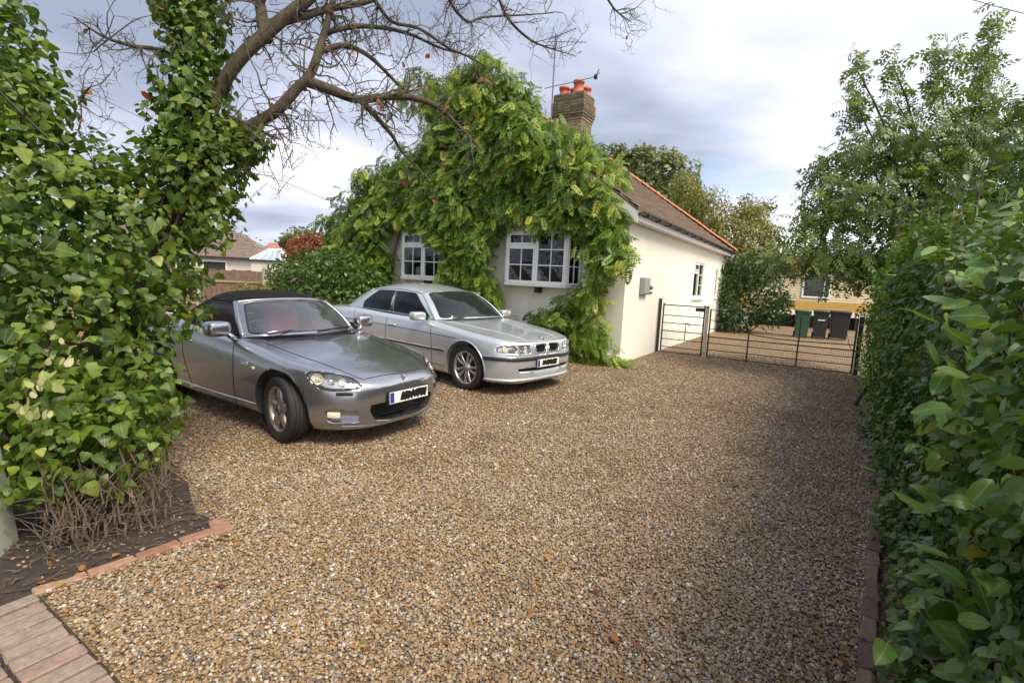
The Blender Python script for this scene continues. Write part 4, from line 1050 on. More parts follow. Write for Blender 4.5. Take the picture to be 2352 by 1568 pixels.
# ------------------------------------------------------------------ the saloon
M_PAINT_B = paint('titanium_silver_paint', (0.60, 0.635, 0.66), .27, .1, .58)
sa = tag(empty('parked_car', (0.534, 7.289, 0), -0.711), 'light silver four-door saloon parked below the house windows', 'car', 'cars parked on the gravel drive')
SA_ST = [ # x, zb, y1, y2,z2, y3,z3, y4,z4, y5,z5, y6,z6, z7
 (0.000, .235, .22, .29, .27, .33, .40, .32, .52, .28, .585, .17, .605, .610),
 (-.025, .195, .38, .46, .25, .50, .44, .485, .59, .42, .690, .26, .712, .716),
 (-.07, .182, .51, .60, .245, .645, .45, .625, .62, .55, .730, .36, .755, .762),
 (-.14, .174, .62, .71, .24, .75, .45, .73, .64, .66, .757, .44, .782, .791),
 (-.25, .170, .71, .80, .24, .83, .46, .812, .665, .745, .780, .50, .806, .816),
 (-.38, .168, .77, .86, .24, .884, .47, .868, .69, .80, .798, .55, .826, .836),
 (-.55, .168, .82, .895, .24, .916, .48, .904, .71, .845, .817, .60, .846, .856),
 (-.82, .168, .83, .908, .24, .929, .50, .922, .74, .865, .845, .62, .875, .888),
 (-1.3, .168, .83, .908, .24, .931, .52, .924, .785, .872, .892, .67, .928, .942),
 (-1.7, .168, .83, .908, .24, .931, .53, .924, .805, .875, .922, .70, .955, .968),
 (-2.5, .168, .83, .908, .24, .931, .54, .922, .825, .870, .945, .70, .975, .982),
 (-3.5, .168, .83, .908, .24, .931, .55, .922, .835, .868, .960, .70, .992, 1.00),
 (-4.0, .172, .83, .905, .25, .926, .55, .917, .835, .858, .960, .67, .995, 1.005),
 (-4.6, .21, .79, .875, .28, .902, .56, .888, .82, .815, .945, .60, .985, .995),
 (-4.85, .25, .73, .82, .32, .855, .56, .835, .80, .760, .925, .55, .97, .98),
 (-4.95, .32, .62, .72, .38, .76, .56, .74, .78, .66, .895, .45, .935, .945),
 (-4.984, .40, .50, .60, .45, .64, .56, .62, .74, .55, .835, .40, .875, .88)]
sa_me = loft(SA_ST); SAK = Skin(sa_me)
cut = []
for ax_ in (-.82, -3.75):
    for s in (-1, 1): cut.append(cyl_cut(ax_, .335, .392, .62 if s > 0 else -1.2, 1.2 if s > 0 else -.62))
cut.append(MB().prism([(-1.80, -.62), (-1.80, .62), (-4.0, .62), (-4.0, -.62)], .42, 1.3))
kid = {}
for s in (-1, 1):
    kp = rounded([(.030 * s, .728), (.28 * s, .716), (.285 * s, .66), (.262 * s, .605), (.035 * s, .603)], .2); kid[s] = kp
    cut.append(MB().prism(kp, -.13, .2, lambda a, b, c: (c, a, b)))
    lp = rounded([(.395 * s, .722), (.60 * s, .722), (.74 * s, .715), (.815 * s, .690), (.825 * s, .632), (.72 * s, .618), (.395 * s, .612)], .12); kid[s * 2] = lp
    kc = MB(); k_ = len(lp)
    SH = [SAK.front(*p)[0] for p in lp]
    kc.add([(q.x + .05, q.y, q.z) for q in SH] + [(q.x - .085, q.y, q.z) for q in SH], [tuple(range(k_ - 1, -1, -1)), tuple(range(k_, 2 * k_))] + [(i, (i + 1) % k_, k_ + (i + 1) % k_, k_ + i) for i in range(k_)])
    cut.append(kc)
low = rounded([(-.60, .40), (.60, .40), (.58, .352), (-.58, .352)], .2)
cut.append(MB().prism(low, -.24, .2, lambda a, b, c: (c, a, b)))
sa_cut = boolean(sa_me, cut); sa_cut.materials.clear(); sa_cut.materials.append(M_PAINT_B); sa_cut.materials.append(M_WELL)
sbody = link('body', sa_cut, sa)
for s in (-1, 1):
    # kidney grille: chrome rim and upright bars
    rim = [q for q in (SAK.front(*p)[0] for p in kid[s]) if q is not None]
    kg = MB().tube(rim + [rim[0]], .009, 6).build('kidney_grille', M_CHROME, sa, smooth=True)
    for i in range(9):
        y = (.05 + i * .027) * s; q, n = SAK.front(y, .67); MB().box((q.x - .035, y - .003, .60), (q.x - .02, y + .003, .732)).build('grille_bar', M_TRIM, kg)
    lamp = decal(SAK, 'headlight', kid[s * 2], 'front', M_LENS, sa, .001, .035)
    for y, r in ((.465, .048), (.60, .052)):
        q, n = SAK.front(y * s, .667); MB().lathe([(.004, -.05), (r * .6, -.045), (r * .9, -.01), (r, .0)], 20, q - Vector((.03, 0, 0)), (1, 0, 0)).build('lamp_bowl', M_BULB, lamp, smooth=True)
        MB().grid(sq_grid(q - Vector((.055, 0, 0)), (.025, .022, .022), 1, 1, 8)).build('lamp_bulb', M_LENS, lamp, smooth=True)
    q, n = SAK.front(.74 * s, .662); MB().grid(sq_grid(q - Vector((.035, 0, 0)), (.02, .05, .045), .5, .5, 8)).build('indicator', M_AMBER, lamp, smooth=True)
    v, f = cdt_fill(kid[s * 2], [], .05); MB().add([((SAK.front(p.x, p.y)[0] or Vector((-.2, p.x, p.y))) - Vector((.065, 0, 0))) for p in v], f).build('lamp_reflector', M_REFL, lamp, smooth=True)
    line_on(SAK, 'lamp_seal', kid[s * 2] + [kid[s * 2][0]], 'front', M_GAP, lamp, .004, n=2)
    line_on(SAK, 'bonnet_gap', [(-1.62, .80 * s), (-1.1, .80 * s), (-.6, .775 * s), (-.25, .70 * s), (-.12, .56 * s)], 'top', M_GAP, sbody, .0035)
    line_on(SAK, 'bonnet_crease', [(-1.42, .66 * s), (-1.04, .565 * s), (-.54, .44 * s), (-.10, .36 * s)], 'top', M_PAINT_B, sbody, .012, off=-.004)
    line_on(SAK, 'door_gap', [(-1.58, .91), (-1.53, .6), (-1.52, .30), (-1.53, .22)], 'side', M_GAP, sbody, .004, s)
    line_on(SAK, 'door_gap', [(-2.72, .93), (-2.73, .6), (-2.73, .22)], 'side', M_GAP, sbody, .004, s)
    line_on(SAK, 'door_gap', [(-3.72, .94), (-3.70, .80), (-3.58, .72)], 'side', M_GAP, sbody, .004, s)
    line_on(SAK, 'side_crease', [(-1.0, .745), (-2.0, .768), (-3.0, .782), (-4.5, .79)], 'side', M_GAP, sbody, .0045, s)
    for x0, x1 in ((-1.24, -1.51), (-1.545, -2.70), (-2.745, -3.34)):
        line_on(SAK, 'side_moulding', [(x0, .525), (x1, .530)], 'side', M_TRIM, sa, .014, s); line_on(SAK, 'moulding_chrome', [(x0, .545), (x1, .550)], 'side', M_CHROME, sa, .007, s, off=.006)
    line_on(SAK, 'sill_line', [(-1.24, .30), (-2.2, .295), (-3.33, .30)], 'side', M_GAP, sbody, .004, s)
    for x in (-2.56, -3.56):
        q, n = SAK.side(x, .80, s); hd = MB().grid(sq_grid(q, (.095, .022, .017), .4, .4, 8)).build('door_handle', M_PAINT_B, sa, smooth=True)
    MB().grid(sq_grid((-1.78, 1.01 * s, 1.005), (.085, .125, .068), .45, .55, 12)).build('door_mirror', M_PAINT_B, sa, smooth=True)
    MB().tube([(-1.75, .84 * s, .97), (-1.76, .92 * s, .985)], .03, 8).build('mirror_arm', M_TRIM, sa, smooth=True)
    wheel(sa, -.82, .905 * s, .332, .236, .235, 'ten', M_ALLOY); wheel(sa, -3.75, .905 * s, .332, .236, .245, 'ten', M_ALLOY)
    # arch lips
    for ax_ in (-.82, -3.75):
        pts = []
        for k in range(25):
            a = R(-5) + R(190) * k / 24; q, n = SAK.side(ax_ + math.cos(a) * .397, .335 + math.sin(a) * .397, s)
            if q is not None and .335 + math.sin(a) * .397 > .19: pts.append(q)
        MB().tube(pts, .010, 6).build('arch_lip', M_PAINT_B, sbody, smooth=True)
# bumper: black rub strip with a chrome line, lip spoiler
def around(z, y1, off, x_end=-.44):
    P = []
    for y in np.linspace(-y1, y1, 33):
        q, n = SAK.front(y, z)
        if q is not None: P.append(q + n * off)
    for s in (1,):
        for x in np.linspace(P[-1].x - .03, x_end, 6):
            q, n = SAK.side(x, z, 1); P.append(q + n * off)
        Q = []
        for x in np.linspace(x_end, P[0].x - .03, 6):
            q, n = SAK.side(x, z, -1); Q.append(q + n * off)
    return Q + P
MB().tube(around(.528, .70, .0), .023, 8).build('bumper_strip', M_TRIM, sa, smooth=True)
MB().tube(around(.558, .70, .006), .007, 6).build('bumper_chrome', M_CHROME, sa, smooth=True)
MB().tube(around(.232, .62, .004), .022, 8).build('lip_spoiler', M_PAINT_B, sa, smooth=True)
MB().box((-.20, -.50, .345), (-.19, .50, .405)).build('grille_mesh', M_TRIM, sa)
number_plate(sa, (.022, 0, .455), R(-3), seed=9, shift=-.01)
line_on(SAK, 'bonnet_gap', [(-.12, -.56), (-.075, -.3), (-.055, 0), (-.075, .3), (-.12, .56)], 'top', M_GAP, sbody, .0035)
q, n = SAK.top(-.13, 0); em = empty('roundel', tuple(q)); em.parent = sa; em.rotation_euler = n.to_track_quat('Z', 'X').to_euler()
MB().lathe([(.041, 0), (.041, .004), (.029, .005)], 24).build('roundel_ring', M_TRIM, em)
for k, m_ in enumerate((M_BLUE, M_PLATE, M_BLUE, M_PLATE)):
    a0 = k * math.pi / 2; MB().add([(0, 0, .0055)] + [(math.cos(a0 + j * math.pi / 12) * .029, math.sin(a0 + j * math.pi / 12) * .029, .0055) for j in range(7)], [tuple(range(8))]).build('roundel_quarter', m_, em)
# greenhouse
wb = catmull([(-1.62, -.775, .950), (-1.46, -.50, .978), (-1.38, 0, .985), (-1.46, .50, .978), (-1.62, .775, .950)], 6)
wt = catmull([(-2.17, -.60, 1.340), (-2.06, -.36, 1.376), (-2.02, 0, 1.388), (-2.06, .36, 1.376), (-2.17, .60, 1.340)], 6)
apil = lambda s: catmull([(-1.62, .775 * s, .950), (-1.88, .705 * s, 1.165), (-2.17, .60 * s, 1.340)], 6)
f = coons(wb, wt, apil(-1), apil(1), .03, (1, 0, 1))
patch(f, 'windscreen_surround', M_PAINT_B, sa, [dense(rounded([(.05, .035), (.95, .035), (.935, .965), (.065, .965)], .08), 1)], M_CARGLASS, ['windscreen'], M_TRIM)
rl = lambda s: catmull([(-2.17, .60 * s, 1.340), (-2.65, .625 * s, 1.382), (-3.15, .625 * s, 1.378), (-3.55, .60 * s, 1.335)], 6)
rh = catmull([(-3.55, -.60, 1.335), (-3.63, -.36, 1.385), (-3.66, 0, 1.398), (-3.63, .36, 1.385), (-3.55, .60, 1.335)], 6)
patch(coons(wt, rh, rl(-1), rl(1), .048), 'roof', M_PAINT_B, sa)
cb_ = catmull([(-4.20, -.72, .975), (-4.36, -.45, 1.000), (-4.42, 0, 1.008), (-4.36, .45, 1.000), (-4.20, .72, .975)], 6)
cp = lambda s: catmull([(-4.20, .72 * s, .975), (-3.88, .675 * s, 1.17), (-3.55, .60 * s, 1.335)], 6)
patch(coons(cb_, rh, cp(-1), cp(1), .03, (-1, 0, 1)), 'rear_screen_surround', M_PAINT_B, sa, [dense(rounded([(.12, .10), (.88, .10), (.84, .93), (.16, .93)], .1), 1)], M_DARKGLASS, ['rear_screen'], M_TRIM)
for s in (-1, 1):
    bt = catmull([(-1.62, .795 * s, .940), (-2.3, .828 * s, .965), (-3.2, .825 * s, .985), (-4.20, .745 * s, .975)], 6)
    sd = coons(bt, rl(s), apil(s), cp(s), .012, (0, s, 0))
    W1 = dense(rounded([(.045, .05), (.415, .05), (.435, .88), (.12, .90)], .07), 1); W2 = dense(rounded([(.455, .05), (.80, .05), (.845, .30), (.80, .88), (.475, .88)], .07), 1)
    patch(sd, 'side_frame', M_PAINT_B, sa, [W1, W2], M_DARKGLASS, ['front_window', 'rear_window'], M_TRIM)
    v, f_ = cdt_fill([(.418, .03), (.452, .03), (.472, .90), (.438, .90)], [], .05); MB().add([Vector(sd(p.x, p.y)) + Vector((0, .003 * s, 0)) for p in v], f_).build('door_pillar', M_TRIM, sa, smooth=True)
    MB().tube(apil(s), .020, 8).build('screen_pillar', M_PAINT_B, sa, smooth=True); MB().tube(rl(s), .018, 8).build('roof_rail', M_PAINT_B, sa, smooth=True); MB().tube(cp(s), .020, 8).build('rear_pillar', M_PAINT_B, sa, smooth=True)
    MB().tube(bt, .014, 6).build('belt_trim', M_TRIM, sa, smooth=True)
MB().box((-2.0, -.60, .45), (-1.82, .60, .93)).build('dashboard', M_TRIM, sa, bevel=.04)
MB().box((-1.95, -.60, .935), (-1.55, .60, .948)).build('dash_top', M_TRIM, sa)
M_GREYLEATHER = simple('grey_leather', (0.12, 0.115, 0.105), .5)
for x in (-2.75, -3.75):
    for s in (-1, 1):
        seat = MB().grid(sq_grid((x, .37 * s, .80), (.10, .25, .34), .45, .5, 10, Matrix.Rotation(R(-14), 3, 'Y'))).build('seat', M_GREYLEATHER, sa, smooth=True)
        MB().grid(sq_grid((x - .11, .37 * s, 1.17), (.06, .13, .085), .5, .55, 8)).build('headrest', M_GREYLEATHER, seat, smooth=True)
sw = [(-2.18 + math.sin(2 * math.pi * k / 24) * .07, -.37 + math.cos(2 * math.pi * k / 24) * .185, .93 + math.sin(2 * math.pi * k / 24) * .165) for k in range(25)]
MB().tube(sw, .015, 8).build('steering_wheel', M_TRIM, sa, smooth=True)
MB().grid(sq_grid((-2.16, 0, 1.30), (.03, .11, .035), .5, .5, 8)).build('inner_mirror', M_TRIM, sa, smooth=True)
MB().tube([(-1.42, -.60, .985), (-1.45, -.1, 1.005), (-1.52, .45, 1.015)], .008, 6).build('wiper', M_TRIM, sa)

# ------------------------------------------------------------------ foliage tools
def unit(a): return a / np.maximum(np.linalg.norm(a, axis=1, keepdims=True), 1e-9)
def leaf_tmpl(outline, fold=.18, curl=.12):
    """flat outline of the right half (x, y) from base to tip -> folded leaf, triangles; y is the length axis"""
    n = len(outline); V, F = [], []
    mids = [(0, y) for _, y in outline]
    for (x, y) in outline: V.append((0, y, -curl * (y - .4) ** 2))
    for sg in (1, -1):
        o = len(V)
        for (x, y) in outline: V.append((sg * x, y, fold * abs(x) - curl * (y - .4) ** 2 - .25 * x * x))
        for i in range(n - 1):
            a, b, c, d = i, i + 1, o + i + 1, o + i
            tri = [(a, d, c), (a, c, b)] if sg > 0 else [(a, c, d), (a, b, c)]
            for t in tri:
                P = [V[k] for k in t]
                if len({tuple(np.round(p, 5)) for p in P}) == 3: F.append(t)
    return np.array(V, float), np.array(F, int)
OVATE = leaf_tmpl([(.0, .0), (.26, .2), (.32, .45), (.22, .75), (0, 1.0)])
OVATE_LO = leaf_tmpl([(.0, .0), (.30, .42), (0, 1.0)])
IVY = leaf_tmpl([(0.06, .0), (.40, .06), (.46, .28), (.30, .52), (.20, .78), (0, 1.0)], .12, .25)
LAUREL = leaf_tmpl([(.0, .0), (.16, .14), (.245, .42), (.20, .72), (.08, .92), (0, 1.0)], .22, .3)
NARROW = leaf_tmpl([(0, 0), (.16, .4), (0, 1.0)], .15, .2)
def spray_tmpl(n=6, leaf=NARROW, ll=.34, droop=.55, terminal=True):
    """pinnate leaf: pairs of leaflets along a drooping stalk of unit length"""
    V, F = [], []; o = 0; lv, lf = leaf
    def put(pos, ang, s, roll):
        nonlocal o
        c, sn = math.cos(ang), math.sin(ang)
        x, y, z = lv[:, 0] * s, lv[:, 1] * s, lv[:, 2] * s - .35 * (lv[:, 1] * s)
        z = z + roll * x
        P = np.stack([c * x + sn * y + pos[0], -sn * x + c * y + pos[1], z + pos[2]], 1)
        V.append(P); F.append(lf + o); o += len(lv)
    for i in range(n):
        t = .16 + .74 * i / max(1, n - 1); p = (0, t, -droop * t * t * .6)
        s = ll * (1 - .35 * abs(t - .5))
        for sg in (-1, 1): put(p, sg * R(62 - 18 * t), s, .3 * sg)
    if terminal: put((0, .92, -droop * .5), 0, ll * 1.05, 0)
    return np.concatenate(V), np.concatenate(F)
WLEAF = leaf_tmpl([(0, 0), (.25, .42), (0, 1.0)], .15, .2)
WIST = spray_tmpl(5, WLEAF, .36, .6)
ASH = spray_tmpl(4, leaf_tmpl([(0, 0), (.20, .42), (0, 1.0)], .15, .2), .42, .35)
def clumped(centres, radii, per, rng=RNG):
    """points spread round clump centres; returns points, outward dirs, clump id"""
    k = len(centres); cid = np.repeat(np.arange(k), per); d = unit(rng.normal(size=(len(cid), 3)))
    r = rng.random(len(cid)) ** .45
    P = centres[cid] + d * r[:, None] * radii[cid]
    return P, d, cid
def blob_points(blobs, n, shell=.45, rng=RNG, bump=.18, seed=0.0):
    """points in a set of ellipsoids, thick near the surface; blobs: (centre, (rx, ry, rz)); drops those inside another blob's core"""
    C = np.array([b[0] for b in blobs], float); Rr = np.array([b[1] for b in blobs], float)
    w = (Rr[:, 0] * Rr[:, 1] * Rr[:, 2]) ** (2 / 3); w /= w.sum(); bid = rng.choice(len(blobs), size=int(n * 1.6), p=w)
    d = unit(rng.normal(size=(len(bid), 3))); r = 1 - np.abs(rng.normal(size=len(bid))) * shell * .6
    r = np.clip(r, .15, 1.0)
    nz = np.array([noise.noise(Vector(C[b] * .7 + dd * 2.1) + Vector((seed, 0, 0))) for b, dd in zip(bid, d)])
    r = r * (1 + bump * nz * 1.6)
    P = C[bid] + d * Rr[bid] * r[:, None]
    inside = np.zeros(len(P), bool)
    for j in range(len(blobs)):
        q = (P - C[j]) / Rr[j]; inside |= (np.linalg.norm(q, axis=1) < .55) & (bid != j)
    P, d = P[~inside][:n], unit(d / Rr[bid])[~inside][:n]
    return P, d
def orient(n_out, up=.35, droop=.7, jit=.55, rng=RNG):
    """leaf frames: normal mostly outwards and up, tip hanging"""
    k = len(n_out)
    N = unit(n_out + np.array([0, 0, up]) + rng.normal(size=(k, 3)) * jit)
    T = np.array([0, 0, -droop]) + rng.normal(size=(k, 3)) * .6 + n_out * .25
    T = unit(T - (T * N).sum(1, keepdims=True) * N); S = np.cross(T, N)
    return S, T, N
def leaf_mesh(name, P, fr, size, tmpl, lc):
    S, T, N = fr; tv, tf = tmpl; k = len(P)
    V = P[:, None, :] + size[:, None, None] * (tv[None, :, 0:1] * S[:, None, :] + tv[None, :, 1:2] * T[:, None, :] + tv[None, :, 2:3] * N[:, None, :])
    F = (tf[None] + (np.arange(k) * len(tv))[:, None, None]).reshape(-1, tf.shape[1])
    return np_mesh(name, V.reshape(-1, 3), F, np.repeat(lc, len(tv)), True)
def camera_px(P):
    q = P - np.array([0, 0, CAM_H]); r, u, f = (np.array(v) for v in (RIGHT, UPV, FWD)); z = q @ f
    return 1176 + FPX * (q @ r) / z, 784 - FPX * (q @ u) / z, z
def largest_in_view(P, size, count, cell=16):
    """indices of the leaves that show largest: frontmost in their patch of the view, by apparent size"""
    x, y, z = camera_px(P); ok = (z > .3) & (x > 0) & (x < 2352) & (y > 0) & (y < 1568)
    idx = np.where(ok)[0]; idx = idx[np.argsort(z[idx])]; seen = {}; pick = []
    for i in idx:
        k = (int(x[i] // cell), int(y[i] // cell))
        if k in seen: continue
        seen[k] = 1; pick.append(i)
    pick = np.array(pick, int)
    return pick[np.argsort(-size[pick] / z[pick])][:count]
def foliage(root, P, fr, size, tmpl, lc, mat, mat_obj, n_obj=300, leaf_name='leaf', body_name='foliage', fine=None, cell=16):
    """one mass of leaves plus the ones that show largest as parts of their own"""
    base = np.array(root.location); big = largest_in_view(P, size, n_obj, cell) if n_obj else np.zeros(0, int)
    rest = np.ones(len(P), bool); rest[big] = False
    S, T, N = fr
    me = leaf_mesh(body_name, P[rest] - base, (S[rest], T[rest], N[rest]), size[rest], tmpl, lc[rest]); me.materials.append(mat)
    o = link(body_name, me, root); o['kind'] = 'stuff'
    if n_obj:
        tv, tf = fine or tmpl; vs = []
        for k in range(4):
            v = tv.copy(); v[:, 2] += .06 * np.sin(v[:, 1] * 5 + k * 1.7) * (1 if k % 2 else -1) + .05 * v[:, 0] * (k - 1.5); v[:, 0] *= .9 + .07 * k
            m = np_mesh(leaf_name, v, tf, None, True); m.materials.append(mat_obj); vs.append(m)
        for c, i in enumerate(big):
            o = bpy.data.objects.new(leaf_name, vs[c % 4]); COL.objects.link(o); o.parent = root
            M = Matrix((S[i] * size[i], T[i] * size[i], N[i] * size[i])).transposed().to_4x4(); M.translation = P[i] - base; o.matrix_local = M
    return o
def colour_spread(P, rng=RNG, scale=1.2, leafy=.45, seed=3.0):
    """per-leaf colour value: patches plus leaf-to-leaf scatter"""
    n = np.array([noise.noise(Vector(p) * scale + Vector((seed, seed, 0))) for p in P]) * .5 + .5
    return np.clip(n * (1 - leafy) + rng.random(len(P)) * leafy, 0, 1)
def branch_path(p, q, n=6, wob=.06, sag=0.0):
    p, q = Vector(p), Vector(q); L_ = (q - p).length; out = []
    for i in range(n + 1):
        t = i / n; v = p.lerp(q, t) + Vector((random.gauss(0, wob), random.gauss(0, wob), random.gauss(0, wob))) * L_ * (t * (1 - t) * 2)
        out.append(v - Vector((0, 0, sag * L_ * t * (1 - t))))
    return out
def mat_bark(name, c0, c1, scale=18):
    m, nt, b = newmat(name); o = nd(nt, 'ShaderNodeTexCoord').outputs['Object']
    mpn = nd(nt, 'ShaderNodeMapping', {'Vector': o, 'Scale': (1, 1, .45)})
    n = nd(nt, 'ShaderNodeTexNoise', {'Vector': mpn.outputs[0], 'Scale': float(scale), 'Detail': 8.0, 'Roughness': .7})
    nt.links.new(ramp(nt, n.outputs[0], [(.3, c0), (.72, c1)]), b.inputs['Base Color']); b.inputs['Roughness'].default_value = .9
    bp = nd(nt, 'ShaderNodeBump', {'Height': n.outputs[0], 'Strength': 1.0, 'Distance': .02}); nt.links.new(bp.outputs[0], b.inputs['Normal']); return m
M_BARK = mat_bark('lichened_bark', (0.026, 0.018, 0.012), (0.11, 0.088, 0.05))
M_TWIG = mat_bark('grey_twig', (0.055, 0.042, 0.032), (0.17, 0.14, 0.10), 30)
M_DRYTWIG = mat_bark('dry_stem', (0.075, 0.052, 0.036), (0.24, 0.18, 0.13), 25)
M_DARKBARK = mat_bark('dark_bark', (0.028, 0.022, 0.017), (0.09, 0.07, 0.052))
IVY_ST = [(0, (0.035, 0.070, 0.012)), (.35, (0.075, 0.135, 0.020)), (.65, (0.145, 0.215, 0.030)), (.95, (0.23, 0.29, 0.042)), (1, (0.40, 0.36, 0.06))]
M_IVY, M_IVYO = leafmat('ivy_leaf', IVY_ST), leafmat('ivy_leaf_single', IVY_ST, True)
HDG_ST = [(0, (0.030, 0.066, 0.014)), (.4, (0.060, 0.120, 0.022)), (.75, (0.110, 0.195, 0.030)), (1, (0.18, 0.27, 0.045))]
M_HDG, M_HDGO = leafmat('hedge_leaf', HDG_ST, transl=.25, rough=.36), leafmat('hedge_leaf_single', [(0, (0.07, 0.16, 0.03)), (.5, (0.13, 0.26, 0.05)), (.92, (0.20, 0.34, 0.07)), (1, (0.40, 0.34, 0.08))], True, .3, .34)
WIS_ST = [(0, (0.045, 0.090, 0.012)), (.30, (0.10, 0.175, 0.020)), (.55, (0.165, 0.27, 0.028)), (.80, (0.29, 0.37, 0.045)), (1, (0.55, 0.52, 0.10))]
M_WIS, M_WISO = leafmat('wisteria_leaf', WIS_ST, transl=.38), leafmat('wisteria_leaf_single', WIS_ST, True, .38)
ASH_ST = [(0, (0.065, 0.105, 0.035)), (.5, (0.135, 0.20, 0.062)), (.85, (0.22, 0.30, 0.085)), (1, (0.33, 0.36, 0.10))]
M_ASH, M_ASHO = leafmat('ash_leaf', ASH_ST, transl=.3), leafmat('ash_leaf_single', ASH_ST, True)
M_OLIVE = leafmat('willow_leaf', [(0, (0.09, 0.10, 0.025)), (.5, (0.19, 0.19, 0.045)), (1, (0.34, 0.31, 0.09))])
M_DKGREEN = leafmat('dark_shrub_leaf', [(0, (0.018, 0.042, 0.012)), (.6, (0.045, 0.085, 0.022)), (1, (0.11, 0.15, 0.035))])
M_TREEGREEN = leafmat('far_tree_leaf', [(0, (0.085, 0.110, 0.045)), (.6, (0.17, 0.195, 0.075)), (1, (0.27, 0.28, 0.10))])
M_REDLEAF = leafmat('red_autumn_leaf', [(0, (0.13, 0.03, 0.02)), (.6, (0.28, 0.075, 0.035)), (1, (0.40, 0.20, 0.06))])
M_LAUREL = leafmat('laurel_leaf', [(0, (0.025, 0.065, 0.012)), (.5, (0.06, 0.125, 0.02)), (1, (0.15, 0.23, 0.03))], rough=.35)
M_BRIGHT, M_BRIGHTO = leafmat('bright_hedge_leaf', [(0, (0.045, 0.11, 0.022)), (.5, (0.10, 0.22, 0.035)), (1, (0.20, 0.34, 0.05))], transl=.35), leafmat('bright_hedge_leaf_single', [(0, (0.04, 0.10, 0.02)), (.6, (0.08, 0.18, 0.028)), (1, (0.16, 0.28, 0.04))], True, .35)
def V3(*a): return np.array([tuple(v) for v in a], float)

# ------------------------------------------------------------------ ivy hedge by the drive entrance
iv = tag(empty('ivy_hedge', (-2.9, 3.1, 0)), 'tall bushy ivy hedge with broad yellow-green leaves at the drive entrance', 'hedge')
IB = [((-3.0, 3.25, 1.15), (.66, .62, .62)), ((-2.82, 3.45, 1.75), (.60, .55, .58)), ((-3.25, 3.25, 1.95), (.72, .6, .62)), ((-2.56, 3.62, 1.52), (.36, .36, .48)), ((-3.65, 3.45, 1.45), (.75, .7, .8)),
      ((-3.55, 3.4, 2.35), (.55, .5, .42)), ((-2.92, 3.05, .74), (.42, .38, .36)), ((-2.66, 3.38, .80), (.30, .34, .42)), ((-3.4, 3.1, .85), (.6, .5, .5)), ((-2.62, 3.75, 2.12), (.40, .36, .40)), ((-3.9, 3.75, 2.75), (.45, .4, .42)), ((-3.0, 3.7, 2.2), (.45, .4, .35)), ((-2.74, 3.16, .48), (.30, .30, .26)), ((-3.05, 2.95, .45), (.32, .28, .24)), ((-2.56, 3.5, .62), (.22, .26, .36))]
IB += [(tuple(at(x, y, Y)), (a, a, b)) for x, y, Y, a, b in ((25, 130, 3.4, .26, .3), (10, 40, 3.45, .2, .25), (75, 220, 3.4, .25, .25), (20, 260, 3.3, .3, .3), (110, 1070, 2.74, .22, .20), (215, 1070, 2.88, .24, .22), (310, 1040, 3.02, .19, .24), (50, 1100, 2.75, .15, .18), (160, 1000, 2.78, .24, .20), (270, 960, 2.95, .22, .22), (350, 900, 3.15, .17, .22))]
P, d = blob_points(IB, 14500, .5, bump=.22)
for t in np.arange(1.3, 6.4, .75):                              # unseen hedge run added out of view, to darken reflections in the car sides
    c = Vector((-3.3, 3.5, 0)) + HL * t
    q, e = blob_points([(tuple(c + Vector((0, 0, z))), (.62, .62, .6)) for z in (.7, 1.5, 2.3, 2.8)], 620, .5, seed=t); P = np.concatenate([P, q]); d = np.concatenate([d, e])
keep = (P[:, 2] > .17 + .08 * np.sin(P[:, 0] * 9)) ; P, d = P[keep], d[keep]
sz = np.clip(RNG.gamma(8, .0068, len(P)), .026, .10); fr = orient(d, .35, .9, .55)
foliage(iv, P, fr, sz, IVY, np.clip(colour_spread(P, scale=1.5) * 1.1 - .02, 0, 1), M_IVY, M_IVYO, 300, cell=20)
# twiggy foot, and the inner stems
ED0, EDD = Vector((-2.30, 2.27, 0)), Vector((.625, .78, 0)).normalized(); EDN = Vector((-EDD.y, EDD.x, 0))
for k in range(60):
    p = ED0 + EDD * random.uniform(.10, .72) + EDN * random.uniform(.28, .75) - iv.location
    h = random.uniform(.25, .6); MB().tube(branch_path(p, p + Vector((random.uniform(-.16, .08), random.uniform(-.08, .12), h)), 5, .10), [.0065 * random.uniform(.5, 1.6)] * 3 + [.0045] * 3, 5).build('stem', M_DRYTWIG, iv)
tw = MB()
for k in range(760):
    p = ED0 + EDD * random.uniform(.10, .70) + EDN * random.uniform(.26, .85) + Vector((0, 0, random.uniform(.01, .36))) - iv.location
    a = Vector((random.gauss(0, .06), random.gauss(0, .05), random.uniform(-.02, .15))); tw.tube([p, p + a * .6 + Vector((0, 0, .02)), p + a * 1.5], [.003, .0025, .0012], 4)
for k in range(170):                                             # broken twigs lying on the soil
    p = ED0 + EDD * random.uniform(-.1, 1.0) + EDN * random.uniform(.06, .6) + Vector((0, 0, .022)) - iv.location
    a = random.uniform(0, 6.28); L_ = random.uniform(.02, .10); v = Vector((math.cos(a), math.sin(a), random.uniform(0, .15))) * L_; tw.tube([p, p + v * .5 + Vector((0, 0, .006)), p + v], [.0026, .0024, .0015], 4)
o = tw.build('dead_twigs', M_DRYTWIG, iv); o['kind'] = 'stuff'
